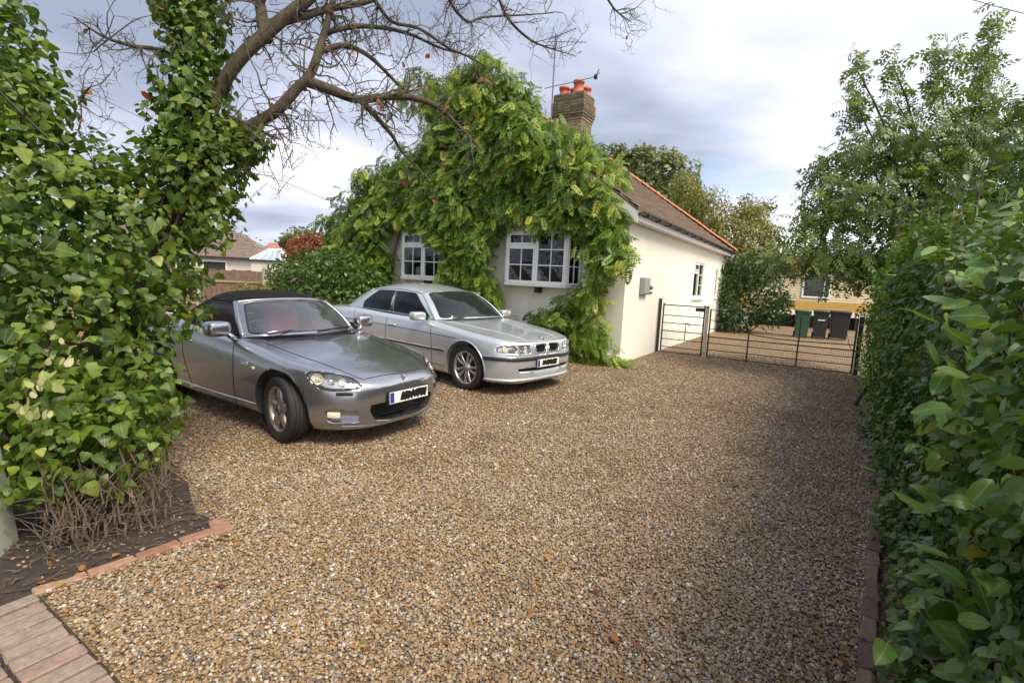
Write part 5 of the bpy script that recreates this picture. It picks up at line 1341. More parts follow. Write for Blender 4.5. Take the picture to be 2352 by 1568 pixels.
# pale variegated sprig
M_VAR = leafmat('cream_variegated_leaf', [(0, (0.32, 0.36, 0.12)), (.5, (0.46, 0.46, 0.21)), (1, (0.58, 0.56, 0.32))], True, .3)
vg = tag(empty('variegated_sprig', tuple(at(95, 900, 2.95))), 'cream variegated leaves poking out of the ivy hedge near the post', 'plant')
tv, tf = OVATE; vme = np_mesh('leaf', tv, tf, None, True); vme.materials.append(M_VAR)
for (x, y, n) in ((95, 880, 9), (60, 935, 9), (130, 850, 5), (110, 780, 3), (80, 960, 6), (150, 905, 3)):
    for k in range(n):
        p = at(x + random.gauss(0, 16), y + random.gauss(0, 18), 2.50 + random.uniform(-.05, .08)); o = bpy.data.objects.new('leaf', vme); COL.objects.link(o); o.parent = vg
        o.location = p - vg.location; o.rotation_euler = (R(random.uniform(40, 110)), random.uniform(-.7, .7), random.uniform(-1.6, 1.6)); s = random.uniform(.036, .062); o.scale = (s, s, s)
MB().tube(branch_path(at(60, 1020, 2.75) - vg.location, at(120, 780, 2.52) - vg.location, 6, .05), .004, 5).build('stem', M_DRYTWIG, vg)

# ------------------------------------------------------------------ overhanging bare tree with ivy on its trunk
TREE0 = Vector((-3.05, 3.62, 0))
bt_ = tag(empty('bare_tree', tuple(TREE0)), 'leafless old fruit tree whose twisted limbs overhang the drive', 'tree')
def limb(pts, radii, name='limb', mat=M_BARK, n=9, sub=4):
    P = catmull([tuple(Vector(p) - TREE0) for p in pts], sub); t = np.linspace(0, 1, len(P)); r = np.interp(t, np.linspace(0, 1, len(radii)), radii)
    P = P + np.array([[noise.noise(Vector(p) * 4) * .25 * rr for _ in range(3)] for p, rr in zip(P, r)])
    MB().tube(P, list(r), n).build(name, mat, bt_, smooth=True); return [Vector(p) + TREE0 for p in P], r
limb([TREE0, TREE0 + Vector((.08, .02, .8)), TREE0 + Vector((.25, .06, 1.6)), at(455, 430, 3.75), at(478, 280, 3.72)], [.17, .15, .135, .12, .105], 'trunk')
LM = []
LM.append(limb([at(478, 290, 3.72), at(505, 205, 3.70), at(560, 125, 3.72), at(625, 65, 3.78), at(700, 5, 3.85), at(770, -60, 3.95)], [.045, .046, .047, .046, .043, .04]))
LM.append(limb([at(490, 360, 3.72), at(560, 300, 3.70), at(625, 262, 3.72), at(680, 205, 3.75), at(715, 165, 3.8), at(745, 75, 3.95), at(765, 0, 4.1)], [.046, .043, .040, .036, .033, .026, .022]))
LM.append(limb([at(700, 185, 3.78), at(760, 205, 3.85), at(825, 228, 3.95), at(900, 222, 4.1), at(985, 235, 4.25), at(1055, 290, 4.4), at(1105, 345, 4.5)], [.040, .038, .032, .028, .022, .014, .007]))
LM.append(limb([at(825, 228, 3.95), at(860, 265, 4.0), at(900, 310, 4.1), at(925, 350, 4.2), at(985, 412, 4.3)], [.024, .020, .015, .010, .005]))
LM.append(limb([at(735, 120, 3.9), at(790, 105, 4.0), at(850, 130, 4.1), at(905, 185, 4.25), at(960, 235, 4.35)], [.024, .021, .017, .012, .006]))
LM.append(limb([at(650, 50, 3.8), at(760, 20, 4.0), at(840, 5, 4.1), at(900, -20, 4.2)], [.03, .025, .02, .014]))
LM.append(limb([at(745, 75, 3.95), at(830, 60, 4.1), at(930, 75, 4.3), at(1010, 110, 4.5), at(1085, 130, 4.6)], [.022, .018, .014, .010, .005]))
LM.append(limb([at(860, 0, 4.1), at(900, 50, 4.2), at(960, 65, 4.3), at(1030, 110, 4.4), at(1075, 130, 4.45), at(1120, 155, 4.5)], [.016, .014, .012, .010, .008, .004]))
LM.append(limb([at(1030, -20, 4.3), at(1040, 15, 4.35), at(1075, 50, 4.4), at(1110, 40, 4.5), at(1200, 35, 4.6), at(1270, 30, 4.7)], [.016, .014, .011, .009, .007, .003]))
LM.append(limb([at(1140, -20, 4.5), at(1165, 40, 4.55), at(1215, 90, 4.6), at(1260, 110, 4.7), at(1320, 128, 4.75)], [.014, .012, .010, .007, .003]))
LM.append(limb([at(1390, -10, 4.6), at(1415, 25, 4.65), at(1452, 52, 4.7)], [.010, .007, .003]))
LM.append(limb([at(610, 90, 3.76), at(600, 30, 3.9), at(590, -40, 4.0)], [.045, .04, .03]))
LM.append(limb([at(500, 250, 3.68), at(400, 130, 3.6), at(300, 105, 3.5), at(240, 85, 3.45), at(170, 40, 3.4)], [.018, .015, .012, .009, .004]))
LM.append(limb([at(590, 300, 3.7), at(640, 250, 3.65), at(670, 248, 3.65)], [.02, .016, .012]))
LM.append(limb([at(520, 265, 3.66), at(580, 290, 3.6), at(640, 320, 3.55)], [.010, .009, .006]))
twg = MB(); knots = MB(); leafspots = []
def twig(p, d, L_, r, depth):
    n = 5; pts = [p]; q = p.copy(); dd = d.normalized()
    for i in range(n):
        dd = (dd + Vector((random.gauss(0, .28), random.gauss(0, .28), random.gauss(-.05, .26)))).normalized(); q = q + dd * L_ / n; pts.append(q.copy())
        if depth > 0 and random.random() < .62:
            s = (dd.cross(Vector((random.gauss(0, 1), random.gauss(0, 1), random.gauss(0, 1)))).normalized() + dd * random.uniform(.1, .7)); twig(q, s, L_ * random.uniform(.3, .6), r * .6, depth - 1)
    twg.tube([v - TREE0 for v in pts], [r * (1 - .75 * i / n) for i in range(n + 1)], 4)
    if random.random() < .10: leafspots.append(pts[-1])
for pts, r in LM[1:]:
    L_ = sum((b - a).length for a, b in zip(pts, pts[1:])); cnt = int(L_ * 16) + 4
    for k in range(cnt):
        i = random.randint(1, len(pts) - 2); t = (pts[i + 1] - pts[i]).normalized()
        d = t.cross(Vector((random.gauss(0, 1), random.gauss(0, .6), random.gauss(0, 1)))).normalized() + t * random.uniform(0, .9) + Vector((0, 0, random.choice((-.25, .15))))
        twig(pts[i], d, random.uniform(.14, .46), max(.0042, min(.009, r[i] * .38)), 2)
for (x, y, dp) in ((560, 95, 3.75), (540, 60, 3.75), (640, 30, 3.8), (300, 110, 3.5), (250, 90, 3.45), (180, 240, 3.4), (180, 300, 3.4), (600, 320, 3.6), (650, 320, 3.55), (560, 340, 3.6), (700, 250, 3.75)):
    for k in range(3): twig(at(x, y, dp), Vector((random.gauss(.2, 1), random.gauss(0, .4), random.gauss(-.1, 1))), random.uniform(.2, .45), .005, 2)
twig(at(170, 420, 3.35), at(200, 0, 3.35) - at(170, 420, 3.35), 1.15, .010, 2)
o = twg.build('twigs', M_TWIG, bt_); o['kind'] = 'stuff'
M_RL = leafmat('old_red_leaf', [(0, (0.10, 0.02, 0.015)), (.5, (0.32, 0.04, 0.025)), (1, (0.45, 0.16, 0.05))], True, .3)
rme = np_mesh('withered_leaf', OVATE[0], OVATE[1], None, True); rme.materials.append(M_RL)
random.shuffle(leafspots)
for p in leafspots[:60] + [at(x, y, 3.62) for x, y in ((385, 150), (438, 120), (600, 245), (595, 250), (520, 300), (815, 42), (820, 60), (640, 210))]:
    o = bpy.data.objects.new('withered_leaf', rme); COL.objects.link(o); o.parent = bt_; o.location = p - TREE0; o.rotation_euler = (random.uniform(1.2, 4), random.uniform(-1, 1), random.uniform(0, 6)); s = random.uniform(.03, .065); o.scale = (s, s, s)
# ivy climbing that trunk
iv2 = tag(empty('climbing_ivy', tuple(TREE0 + Vector((-.05, -.2, 0)))), 'column of ivy climbing the trunk of the leafless tree', 'ivy')
CB = [(at(435, 20, 3.72), (.26, .25, .28)), (at(425, -60, 3.75), (.3, .3, .3)), (at(448, 110, 3.70), (.25, .25, .26)), (at(440, 190, 3.68), (.25, .25, .26)), (at(440, 280, 3.66), (.30, .28, .28)), (at(500, 330, 3.64), (.28, .25, .22)), (at(570, 335, 3.60), (.15, .15, .13)), (at(460, 400, 3.62), (.34, .3, .30)), (at(400, 360, 3.6), (.25, .22, .2)), (at(480, 500, 3.60), (.20, .2, .22)), (at(500, 430, 3.6), (.16, .16, .16))]
P, d = blob_points([(tuple(c), r) for c, r in CB], 4200, .55, bump=.2, seed=5.)
sz = np.clip(RNG.gamma(8, .006, len(P)), .024, .09); foliage(iv2, P, orient(d, .3, .9, .55), sz, IVY, np.clip(colour_spread(P, scale=1.6) * 1.0 - .05, 0, 1), M_IVY, M_IVYO, 260, cell=18)
for k in range(4):
    MB().tube(branch_path(Vector((random.uniform(-.1, .1), .05, .3)), at(470 + 12 * k, 330 - 30 * k, 3.6) - iv2.location, 7, .05), .012, 5).build('stem', M_DARKBARK, iv2)

# ------------------------------------------------------------------ long hedge on the far side of the drive
HB = [Vector(p + (0,)) for p in ((0.85, 0.80), (1.70, 1.95), (2.44, 2.96), (3.66, 4.82), (5.18, 7.35), (6.80, 9.75))]
def hedge_line(s):
    """point and inward direction on the hedge foot at distance s"""
    for a, b in zip(HB, HB[1:]):
        L_ = (b - a).length
        if s <= L_: t = (b - a) / L_; return a + t * s, Vector((t.y, -t.x, 0))
        s -= L_
    t = (HB[-1] - HB[-2]).normalized(); return HB[-1] + t * s, Vector((t.y, -t.x, 0))
HLN = sum((b - a).length for a, b in zip(HB, HB[1:]))
def hedge_cloud(n, s0, s1, z0, z1, depth, amp=.14, top=.15, seed=0.0):
    P, D = [], []
    for k in range(n):
        s = s0 + (s1 - s0) * RNG.random(); p, inn = hedge_line(s); face = RNG.random() < .78
        w = noise.noise(Vector((s * 1.1 + seed, 0, 3))) * amp; z1 = 1.74 + .095 * s + .30 * noise.noise(Vector((s * .9, 4.2, 0))) + .12 * noise.noise(Vector((s * 2.6, 1.2, 0)))
        if face:
            z = z0 + (z1 - z0) * RNG.random(); lump = amp * noise.noise(Vector((s * 1.7 + seed, z * 1.9, 0))) + .5 * amp * noise.noise(Vector((s * 4, z * 4, seed)))
            q = p + inn * (.07 + abs(RNG.normal()) * .16 - lump + .10 * max(0, z - z1 + .4)); q.z = z; out = -inn + Vector((0, 0, .15))
        else:
            u = RNG.random() * depth; q = p + inn * (.05 + u); q.z = z1 + top * noise.noise(Vector((s * 1.3 + seed, u * 2, 7))) - abs(RNG.normal()) * .16 + .08; out = Vector((0, 0, 1)) - inn * .3
        P.append(tuple(q)); D.append(tuple(out))
    return np.array(P), unit(np.array(D))
hg = tag(empty('laurel_hedge', tuple(HB[2])), 'dark green mixed hedge with big glossy leaves along the drive', 'hedge')
P, d = hedge_cloud(19000, 0, 6.2, .04, 2.35, 1.3, .17)
dist = np.linalg.norm(P[:, :2], axis=1)
sz = RNG.uniform(.03, .068, len(P)) * np.clip(.75 + dist * .10, .8, 1.4)
o = foliage(hg, P, orient(d, .35, .6, .7), sz, OVATE, np.clip(colour_spread(P, scale=1.6) * .8, 0, 1), M_HDG, M_HDGO, 0)
q_, e_ = [], []
for k in range(5200):                                            # ivy creeping out of its foot
    s = RNG.random() * 6.5; p, inn = hedge_line(s); z = abs(RNG.normal()) * .26; v = p + inn * (RNG.uniform(-.04, .34) + .12 * noise.noise(Vector((s * 2.3, 0, 1)))); v.z = .02 + z; q_.append(tuple(v)); e_.append(tuple(-inn + Vector((0, 0, .6))))
foliage(hg, np.array(q_), orient(unit(np.array(e_)), .4, .5, .6), RNG.uniform(.025, .055, len(q_)), IVY, RNG.random(len(q_)) * .75, M_HDG, M_HDGO, 0, body_name='ivy_foot')
# shoots of large leaves standing out of the face
P2, N2 = [], []
SH = []
for (x, y, Y, n) in ((2190, 800, 1.65, 9), (2260, 770, 1.6, 10), (2320, 790, 1.45, 8), (2230, 860, 1.55, 9), (2160, 950, 1.75, 7), (2230, 1000, 1.6, 9), (2170, 1060, 1.7, 8), (2300, 980, 1.4, 8), (2320, 1090, 1.35, 9), (2150, 1110, 1.7, 5),
                     (2240, 1170, 1.5, 6), (2330, 1180, 1.3, 8), (2180, 1330, 1.5, 7), (2150, 1380, 1.5, 6), (2230, 1440, 1.35, 9), (2180, 1480, 1.4, 6), (2300, 1420, 1.25, 8), (2310, 1300, 1.25, 6), 
                     (2200, 650, 2.0, 7), (2290, 620, 1.8, 8), (2330, 680, 1.7, 7), (2150, 600, 2.6, 7), (2250, 590, 2.3, 8), (2270, 1530, 1.2, 6), (2130, 1540, 1.4, 5)):
    c = at(x, y, Y)
    for k in range(n): P2.append(tuple(c + Vector((random.gauss(0, .06), random.gauss(0, .06), random.gauss(0, .05))))); N2.append((-.3 + random.gauss(0, .5), -.5 + random.gauss(0, .4), .7 + random.gauss(0, .4)))
    SH.append((c, x))
P2 = np.array(P2); N2 = unit(np.array(N2)); sz2 = RNG.uniform(.07, .125, len(P2))
S = orient(N2, .3, .15, .4); foliage(hg, P2, S, sz2, LAUREL, RNG.random(len(P2)), M_HDG, M_HDGO, 300, body_name='shoot_foliage', cell=6)
for c, x in SH:
    b = c + Vector((.22, .18, -.10)); MB().tube(branch_path(c - hg.location + Vector((-.05, -.04, .05)), b - hg.location, 4, .08), [.002, .003, .004, .005, .006], 5).build('shoot', M_DRYTWIG, hg)
q_, e_ = [], []
for k in range(46):                                              # unclipped sprigs above the top
    s = RNG.uniform(.9, 9.5); p, inn = hedge_line(s); c = p + inn * RNG.uniform(.2, .9); h = RNG.uniform(.12, .42); z0 = 1.72 + .085 * s
    for j in range(12):
        t = RNG.random(); q_.append(tuple(c + Vector((RNG.normal() * .05, RNG.normal() * .05, z0 + t * (h + .25))))); e_.append((RNG.normal(), RNG.normal(), .4))
    MB().tube([c + Vector((0, 0, z0 - .2)) - hg.location, c + Vector((.02, .01, z0 + h + .2)) - hg.location], [.005, .002], 5).build('sprig', M_DRYTWIG, hg)
foliage(hg, np.array(q_), orient(unit(np.array(e_)), .4, .1, .5), RNG.uniform(.05, .09, len(q_)), OVATE, RNG.random(len(q_)), M_HDG, M_HDGO, 0, body_name='sprig_foliage')
# dark inner wood, and a core painted dark as inner shade, to close the gaps
wd = MB()
for k in range(260):
    s = random.uniform(1.6, HLN); p, inn = hedge_line(s); q = p + inn * random.uniform(.34, .8); a = Vector((random.gauss(0, .2), random.gauss(0, .2), 0))
    wd.tube(branch_path(q - hg.location, q - hg.location + a + Vector((0, 0, random.uniform(.8, 2.2))), 4, .08), [.014, .011, .009, .006, .003], 4)
o = wd.build('inner_branches', M_DARKBARK, hg); o['kind'] = 'stuff'
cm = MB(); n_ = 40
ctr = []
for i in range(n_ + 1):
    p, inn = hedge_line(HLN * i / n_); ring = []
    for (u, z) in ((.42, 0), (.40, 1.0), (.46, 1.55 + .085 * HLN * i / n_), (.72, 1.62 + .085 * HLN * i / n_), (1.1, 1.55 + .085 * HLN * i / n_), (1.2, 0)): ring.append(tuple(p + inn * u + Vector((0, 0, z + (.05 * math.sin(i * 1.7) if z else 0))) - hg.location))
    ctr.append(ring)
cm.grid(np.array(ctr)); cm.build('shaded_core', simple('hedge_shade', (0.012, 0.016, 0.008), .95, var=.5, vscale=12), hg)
# far end of it is a fresher green
bh = tag(empty('privet_hedge', tuple(HB[4])), 'bright fresh green hedge section next to the black gate', 'hedge')
BB = []
for s in np.arange(5.0, 11.4, .45):
    p, inn = hedge_line(s); 
    for z in (.35, .85, 1.35, 1.8, 2.2): BB.append((tuple(p + inn * (.38 + .06 * math.sin(s * 3 + z * 5) + (.1 if z > 2 else 0)) + Vector((0, 0, z))), (.36, .36, .34)))
P, d = blob_points(BB, 15000, .35, bump=.3, seed=9.)
sz = RNG.uniform(.045, .085, len(P)); foliage(bh, P, orient(d, .4, .6, .6), sz, OVATE_LO, colour_spread(P, scale=1.4), M_BRIGHT, M_BRIGHTO, 300, fine=OVATE, cell=9)
MB().tube([(0, 0, 0), (.3, -.3, 1.0), (.35, -.3, 2.0)], [.03, .02, .01], 6).build('stem', M_DARKBARK, bh)

# ------------------------------------------------------------------ wisteria on the house front
wi = tag(empty('wisteria', tuple(HK + HL * 3.6 - HD * .3)), 'thick wisteria covering the gable around both bay windows', 'climbing plant')
# outline on the wall (metres along the front, height) and the bare places in it
WOUT = [(9.3, 3.2), (9.1, 2.4), (9.2, 1.8), (8.3, 1.25), (6.6, 1.1), (6.5, 1.4), (6.5, 2.7), (5.8, 3.05), (5.1, 2.9), (4.6, 2.5), (4.35, 2.0), (4.3, 1.4), (4.1, .7), (3.2, .1), (2.55, .05), (2.4, .6), (2.75, 1.0), (3.18, 1.6), (3.22, 2.3), (2.95, 2.95), (1.9, 2.88), (1.15, 2.95), (.72, 2.3), (.6, 1.75), (1.3, 1.15), (2.0, .9), (2.2, .0), (-.2, 0.0), (.02, .4), (.35, 1.0), (.5, 1.65), (.05, 1.95), (-.08, 1.6), (-.22, 2.1), (.05, 2.95), (.28, 3.32), (.5, 3.85), (.79, 4.47), (1.24, 4.72), (1.99, 5.2), (2.78, 5.45), (2.46, 5.64), (2.94, 6.15), (3.8, 6.85), (4.5, 6.5), (5.6, 6.8), (6.4, 6.6), (6.2, 5.95), (5.1, 5.45), (5.5, 4.95), (6.2, 4.75), (7.67, 4.3)]
def in_poly(p, poly):
    c = False; n = len(poly)
    for i in range(n):
        a, b = poly[i], poly[(i + 1) % n]
        if (a[1] > p[1]) != (b[1] > p[1]) and p[0] < (b[0] - a[0]) * (p[1] - a[1]) / (b[1] - a[1]) + a[0]: c = not c
    return c
cen, rad = [], []
while len(cen) < 1150:
    l, z = RNG.uniform(-.6, 9.4), RNG.uniform(0, 7.0)
    if not in_poly((l, z), WOUT): continue
    lump = .5 + .5 * noise.noise(Vector((l * 1.1, z * 1.3, 2.)))
    roof_z = EAVE + (HW / 2 + OV - abs(l - HW / 2)) * TP
    out = .16 + .55 * lump * min(1, .35 + z / 3.0) + RNG.random() * .12
    if z > roof_z: out = RNG.uniform(-.9, .35)
    if z < 1.3: out = .12 + .42 * RNG.random()
    cen.append(tuple(HK + HL * l - HD * out + Vector((0, 0, z)))); rad.append((.24, .24, .20))
cen, rad = np.array(cen), np.array(rad)
P, d, cid = clumped(cen, rad, 17)
cl = RNG.random(len(cen)) ** 1.15; topd = np.clip((cen @ np.array(-HD)) , -50, 50)
lc = np.clip(.62 * cl[cid] + .38 * RNG.random(len(P)) - .02, 0, 1)
out = unit(d * .7 + np.array(-HD) * .8 + np.array([0, 0, .35]))
sz = RNG.uniform(.17, .30, len(P)); foliage(wi, P, orient(out, .5, .75, .45), sz, WIST, lc, M_WIS, M_WISO, 300, leaf_name='leaf_spray', cell=20)
for pth in ([(1.0, 0), (1.05, .8), (.8, 1.6), (.6, 2.5), (1.1, 3.2), (2.2, 3.6), (3.5, 4.2)], [(3.3, 0), (3.5, .9), (3.75, 1.8), (3.8, 2.7), (3.2, 3.4), (4.4, 4.1), (5.0, 5.0)], [(6.9, 0), (6.75, .9), (6.5, 1.6), (6.35, 2.4), (5.9, 3.1), (4.6, 3.3)], [(3.8, 2.7), (4.6, 3.6), (5.2, 4.8), (5.0, 6.2)]):
    q = catmull([tuple(HK + HL * l - HD * .10 + Vector((0, 0, z)) - wi.location) for l, z in pth], 5); MB().tube(q, list(np.linspace(.045, .015, len(q))), 7).build('stem', M_DRYTWIG, wi, smooth=True)

# ------------------------------------------------------------------ shrubs and trees
def shrub(name, label, cat, base, blobs, n, sz, mat, tmpl=OVATE_LO, mat_obj=None, n_obj=0, trunk=None, up=.4, droop=.5, bump=.25, shell=.5, group=None, seed=0., bark=M_DARKBARK, leaf='leaf', spread=1.0, crown='crown', fine=None, hi=1.0):
    t = tag(empty(name, tuple(base)), label, cat, group); base = Vector(base)
    P, d = blob_points(blobs, n, shell, bump=bump, seed=seed); P = P[P[:, 2] > .03]; d = d[:len(P)]
    s = RNG.uniform(sz[0], sz[1], len(P)); foliage(t, P, orient(d, up, droop, .6), s, tmpl, np.clip(colour_spread(P, scale=spread, seed=seed) * hi, 0, 1), mat, mat_obj, n_obj, body_name=crown, leaf_name=leaf, fine=fine, cell=14)
    C = [Vector(b[0]) for b in blobs]
    if trunk:
        h, r = trunk; top = Vector((0, 0, h)); mb = MB().tube(branch_path(Vector((0, 0, -.05)), top, 5, .04), [r, r * .85, r * .75, r * .68, r * .6, r * .5], 8); mb.build('trunk', bark, t, smooth=True)
        for c in C[:14]:
            st = Vector((0, 0, h * random.uniform(.55, 1))); MB().tube(branch_path(st, c - base, 5, .07), list(np.linspace(r * .45, r * .08, 6)), 5).build('branch', bark, t)
    else:
        for c in C[:6]: MB().tube(branch_path(Vector((random.gauss(0, .1), random.gauss(0, .1), 0)), c - base, 4, .08), [.03, .025, .02, .014, .006], 5).build('stem', bark, t)
    return t
def B(x, y, Y, rx, rz, ry=None): return (tuple(at(x, y, Y)), (rx, ry or rx, rz))
# tall ash behind the hedge
ASHB = [B(2120, 600, 9.0, 1.0, .8), B(1960, 600, 9.2, 1.0, .55), B(1850, 585, 9.4, .65, .45), B(2030, 480, 9.2, 1.1, .8), B(1930, 470, 9.4, .8, .6), B(2150, 440, 9.2, 1.0, .85), B(2220, 350, 9.2, .75, .8), B(2100, 330, 9.3, .8, .7), B(1990, 360, 9.4, .7, .6),
        B(1965, 240, 9.5, .22, .8), B(1962, 150, 9.5, .18, .30), B(2055, 230, 9.5, .20, .7), B(2050, 150, 9.5, .14, .25), B(2160, 200, 9.3, .35, .8), B(2160, 120, 9.3, .20, .35), B(2260, 160, 9.2, .28, .8), B(2285, 60, 9.2, .18, .45), B(2240, 260, 9.2, .5, .6), B(2250, 480, 9.0, .6, .6), B(1870, 510, 9.5, .45, .40), B(1800, 600, 9.5, .3, .28), B(1900, 390, 9.5, .35, .35), B(2295, 330, 9.2, .3, .5)]
shrub('ash_tree', 'tall loose ash tree rising above the dark hedge beside the gate', 'tree', on_ground(2110, 830) * 1 if False else Vector((7.6, 9.1, 0)), ASHB, 4300, (.16, .28), M_ASH, ASH, M_ASHO, 300, (2.6, .11), .35, .35, .35, .75, seed=2., leaf='leaf_spray', fine=ASH, hi=1.05)
shrub('ash_tree', 'slim leafy tree at the extreme edge of the view behind the laurel hedge', 'tree', Vector((8.6, 7.6, 0)), [B(2340, 330, 7.6, .35, .7), B(2350, 430, 7.6, .5, .6), B(2330, 500, 7.6, .5, .5), B(2345, 250, 7.6, .2, .4), B(2390, 380, 7.6, .5, .9)], 800, (.14, .26), M_ASH, ASH, M_ASHO, 0, (2.4, .07), seed=12.)
# behind the gate
shrub('evergreen_shrub', 'dark evergreen shrub between the bungalow and the wheelie bins', 'shrub', Vector((9.3, 19.6, 0)), [B(1700, 700, 19.4, 1.2, 1.1), B(1670, 650, 19.6, .9, .9), B(1750, 680, 19.4, 1.0, 1.0), B(1720, 620, 19.8, 1.2, .7), B(1780, 720, 19.2, .55, .6), B(1660, 740, 19.4, .5, .5), B(1800, 690, 19.3, .35, .3)], 5200, (.10, .19), M_DKGREEN, OVATE_LO, None, 0, None, seed=4.)
WB = [B(1640, 520, 26, 1.5, 1.6), B(1700, 560, 25, 1.6, 1.4), B(1600, 470, 27, 1.2, 1.2), B(1750, 540, 25, 1.2, 1.0), B(1720, 490, 26, 1.1, .7), B(1680, 620, 24, 1.4, 1.2), B(1760, 600, 24.5, 1.1, 1.1), B(1570, 430, 27.5, .7, .9)]
shrub('willow_tree', 'olive yellow willow-like tree behind the far end of the bungalow', 'tree', Vector((12.3, 26, 0)), WB, 14000, (.15, .28), M_OLIVE, NARROW, None, 0, (2.6, .16), .2, .9, .3, .7, seed=6.)
OB = [B(1470, 400, 38, 2.0, 2.0), B(1530, 420, 37, 2.2, 2.2), B(1560, 460, 36, 1.8, 1.7), B(1500, 470, 37, 2.2, 1.8), B(1430, 370, 39, 1.2, 1.0), B(1415, 345, 39, .6, .6), B(1480, 355, 38, .9, .7), B(1540, 375, 37, 1.0, .8), B(1580, 500, 36, 1.3, 1.4), B(1400, 400, 39, 1.5, 1.5)]
shrub('oak_tree', 'rounded green tree rising behind the roof hip', 'tree', Vector((11, 38, 0)), OB, 8500, (.25, .46), M_TREEGREEN, OVATE_LO, None, 0, (5, .3), .3, .5, .3, .6, seed=8., spread=.5)
shrub('young_tree', 'thin wispy tree top between the willow and the ash', 'tree', Vector((17.0, 30, 0)), [B(1740, 480, 30, .7, .5), B(1715, 465, 30, .4, .6), B(1770, 470, 30, .5, .4), B(1740, 520, 30, .9, .6)], 900, (.15, .3), M_TREEGREEN, NARROW, None, 0, (5.0, .08), seed=10.)
# left of the house
LB = [B(740, 630, 12.0, .95, .55), B(690, 640, 11.8, .65, .45), B(800, 640, 12.0, .8, .6), B(650, 625, 11.8, .4, .3), B(760, 600, 12.2, .8, .4), B(840, 660, 11.8, .6, .55), B(720, 690, 11.6, .9, .5), B(800, 700, 11.6, .8, .5), B(660, 690, 11.7, .5, .4)]
shrub('laurel_bush', 'dense rounded green laurel bush behind the saloon boot', 'shrub', Vector((-4.6, 12.0, 0)), LB, 7000, (.07, .13), M_LAUREL, OVATE_LO, None, 0, None, seed=14.)
shrub('laurel_bush', 'low scrubby bush in front of the brown fence panels', 'shrub', Vector((-6.6, 13.2, 0)), [B(580, 665, 13.2, .5, .28), B(620, 665, 13.2, .4, .25), B(560, 690, 13.0, .5, .3), B(620, 700, 13, .5, .3)], 1700, (.06, .11), M_OLIVE, OVATE_LO, None, 0, None, seed=15.)
shrub('maple_bush', 'red autumn-leaved bush behind the laurel', 'shrub', Vector((-9.2, 24, 0)), [B(700, 565, 24, .85, .55), B(725, 555, 24, .7, .5), B(680, 580, 24, .5, .5), B(745, 575, 24, .6, .5), B(710, 600, 24, .9, .6)], 3000, (.10, .18), M_REDLEAF, OVATE_LO, None, 0, (1.4, .06), seed=16.)
shrub('garden_shrub', 'yellowing bush beside the red autumn bush', 'shrub', Vector((-7.0, 20, 0)), [B(770, 600, 20, .8, .5), B(745, 600, 20, .5, .5), B(790, 570, 20, .6, .4)], 2200, (.09, .17), M_OLIVE, OVATE_LO, None, 0, None, seed=17.)
shrub('garden_tree', 'dark green garden tree behind the red autumn bush', 'tree', Vector((-11.5, 30, 0)), [B(690, 545, 30, .9, .6), B(665, 555, 30, .7, .5), B(710, 545, 30, .7, .5), B(700, 590, 30, 1.2, .9)], 2200, (.16, .3), M_TREEGREEN, OVATE_LO, None, 0, (1.6, .1), seed=18.)
shrub('garden_tree', 'round green tree behind the neighbouring slate roof', 'tree', Vector((-31, 60, 0)), [B(530, 550, 60, 2.0, 1.0), B(560, 560, 60, 1.3, .8), B(500, 560, 60, 2, 1.2), B(540, 590, 60, 3, 1.4)], 2500, (.35, .6), M_TREEGREEN, OVATE_LO, None, 0, (2.2, .25), seed=19., spread=.4)
# far treeline, one indistinct mass all round the horizon
ft_b = []
for a in np.linspace(-64, 64, 60):
    r = 130 + 20 * math.sin(a * .7); h = 3.0 + 1.2 * math.sin(a * 1.3) + RNG.random() * 1.3
    ft_b.append(((r * math.sin(R(a)), r * math.cos(R(a)), h * .5), (5.5, 4, h)))
P, d = blob_points(ft_b, 15000, .4, bump=.3, seed=21.); k_ = P[:, 2] > 0; P, d = P[k_], d[k_]
fm = leaf_mesh('far_treeline', P, orient(d, .3, .5, .6), RNG.uniform(.7, 1.3, len(P)), OVATE_LO, colour_spread(P, scale=.12)); fm.materials.append(leafmat('distant_leaf', [(0, (0.06, 0.075, 0.04)), (.5, (0.12, 0.12, 0.06)), (1, (0.22, 0.18, 0.09))]))
o = link('far_treeline', fm); tag(o, 'distant brown and green treeline along the horizon', 'treeline', kind='stuff')

# ------------------------------------------------------------------ gates
GP = Vector((3.629, 12.399, 0)); GR = HOUSE_ROT - R(90)
def gtube(mb, a, b, r, n=6): mb.tube([(a[0], 0, a[1]), (b[0], 0, b[1])], r, n)
gp0 = tag(empty('gate_post', tuple(GP), GR), 'slim black iron gate post against the house wall', 'post')
MB().box((-.03, -.03, -.1), (.03, .03, 1.32)).build('shaft', M_IRON, gp0, bevel=.004); MB().box((-.034, -.034, 1.321), (.034, .034, 1.335)).build('cap', M_IRON, gp0)
gp1 = tag(empty('gate_post', tuple(GP + Vector((math.cos(GR), math.sin(GR), 0)) * 1.115), GR), 'weathered pale post between the small gate and the wide gate', 'post')
MB().box((-.036, -.036, -.1), (.036, .036, 1.19)).build('shaft', simple('weathered_post', (0.46, 0.42, 0.36), .8, var=.3, vscale=12), gp1, bevel=.008); MB().lathe([(.05, 1.19), (.05, 1.2), (.03, 1.22), (0, 1.225)], 12).build('cap', M_IRON, gp1)
gp2 = tag(empty('gate_post', tuple(GP + Vector((math.cos(GR), math.sin(GR), 0)) * 4.12), GR), 'black gate post half hidden by the bright green hedge', 'post')
MB().box((-.04, -.04, -.1), (.04, .04, 1.20)).build('shaft', M_IRON, gp2, bevel=.004); MB().box((-.045, -.045, 1.201), (.045, .045, 1.215)).build('cap', M_IRON, gp2)
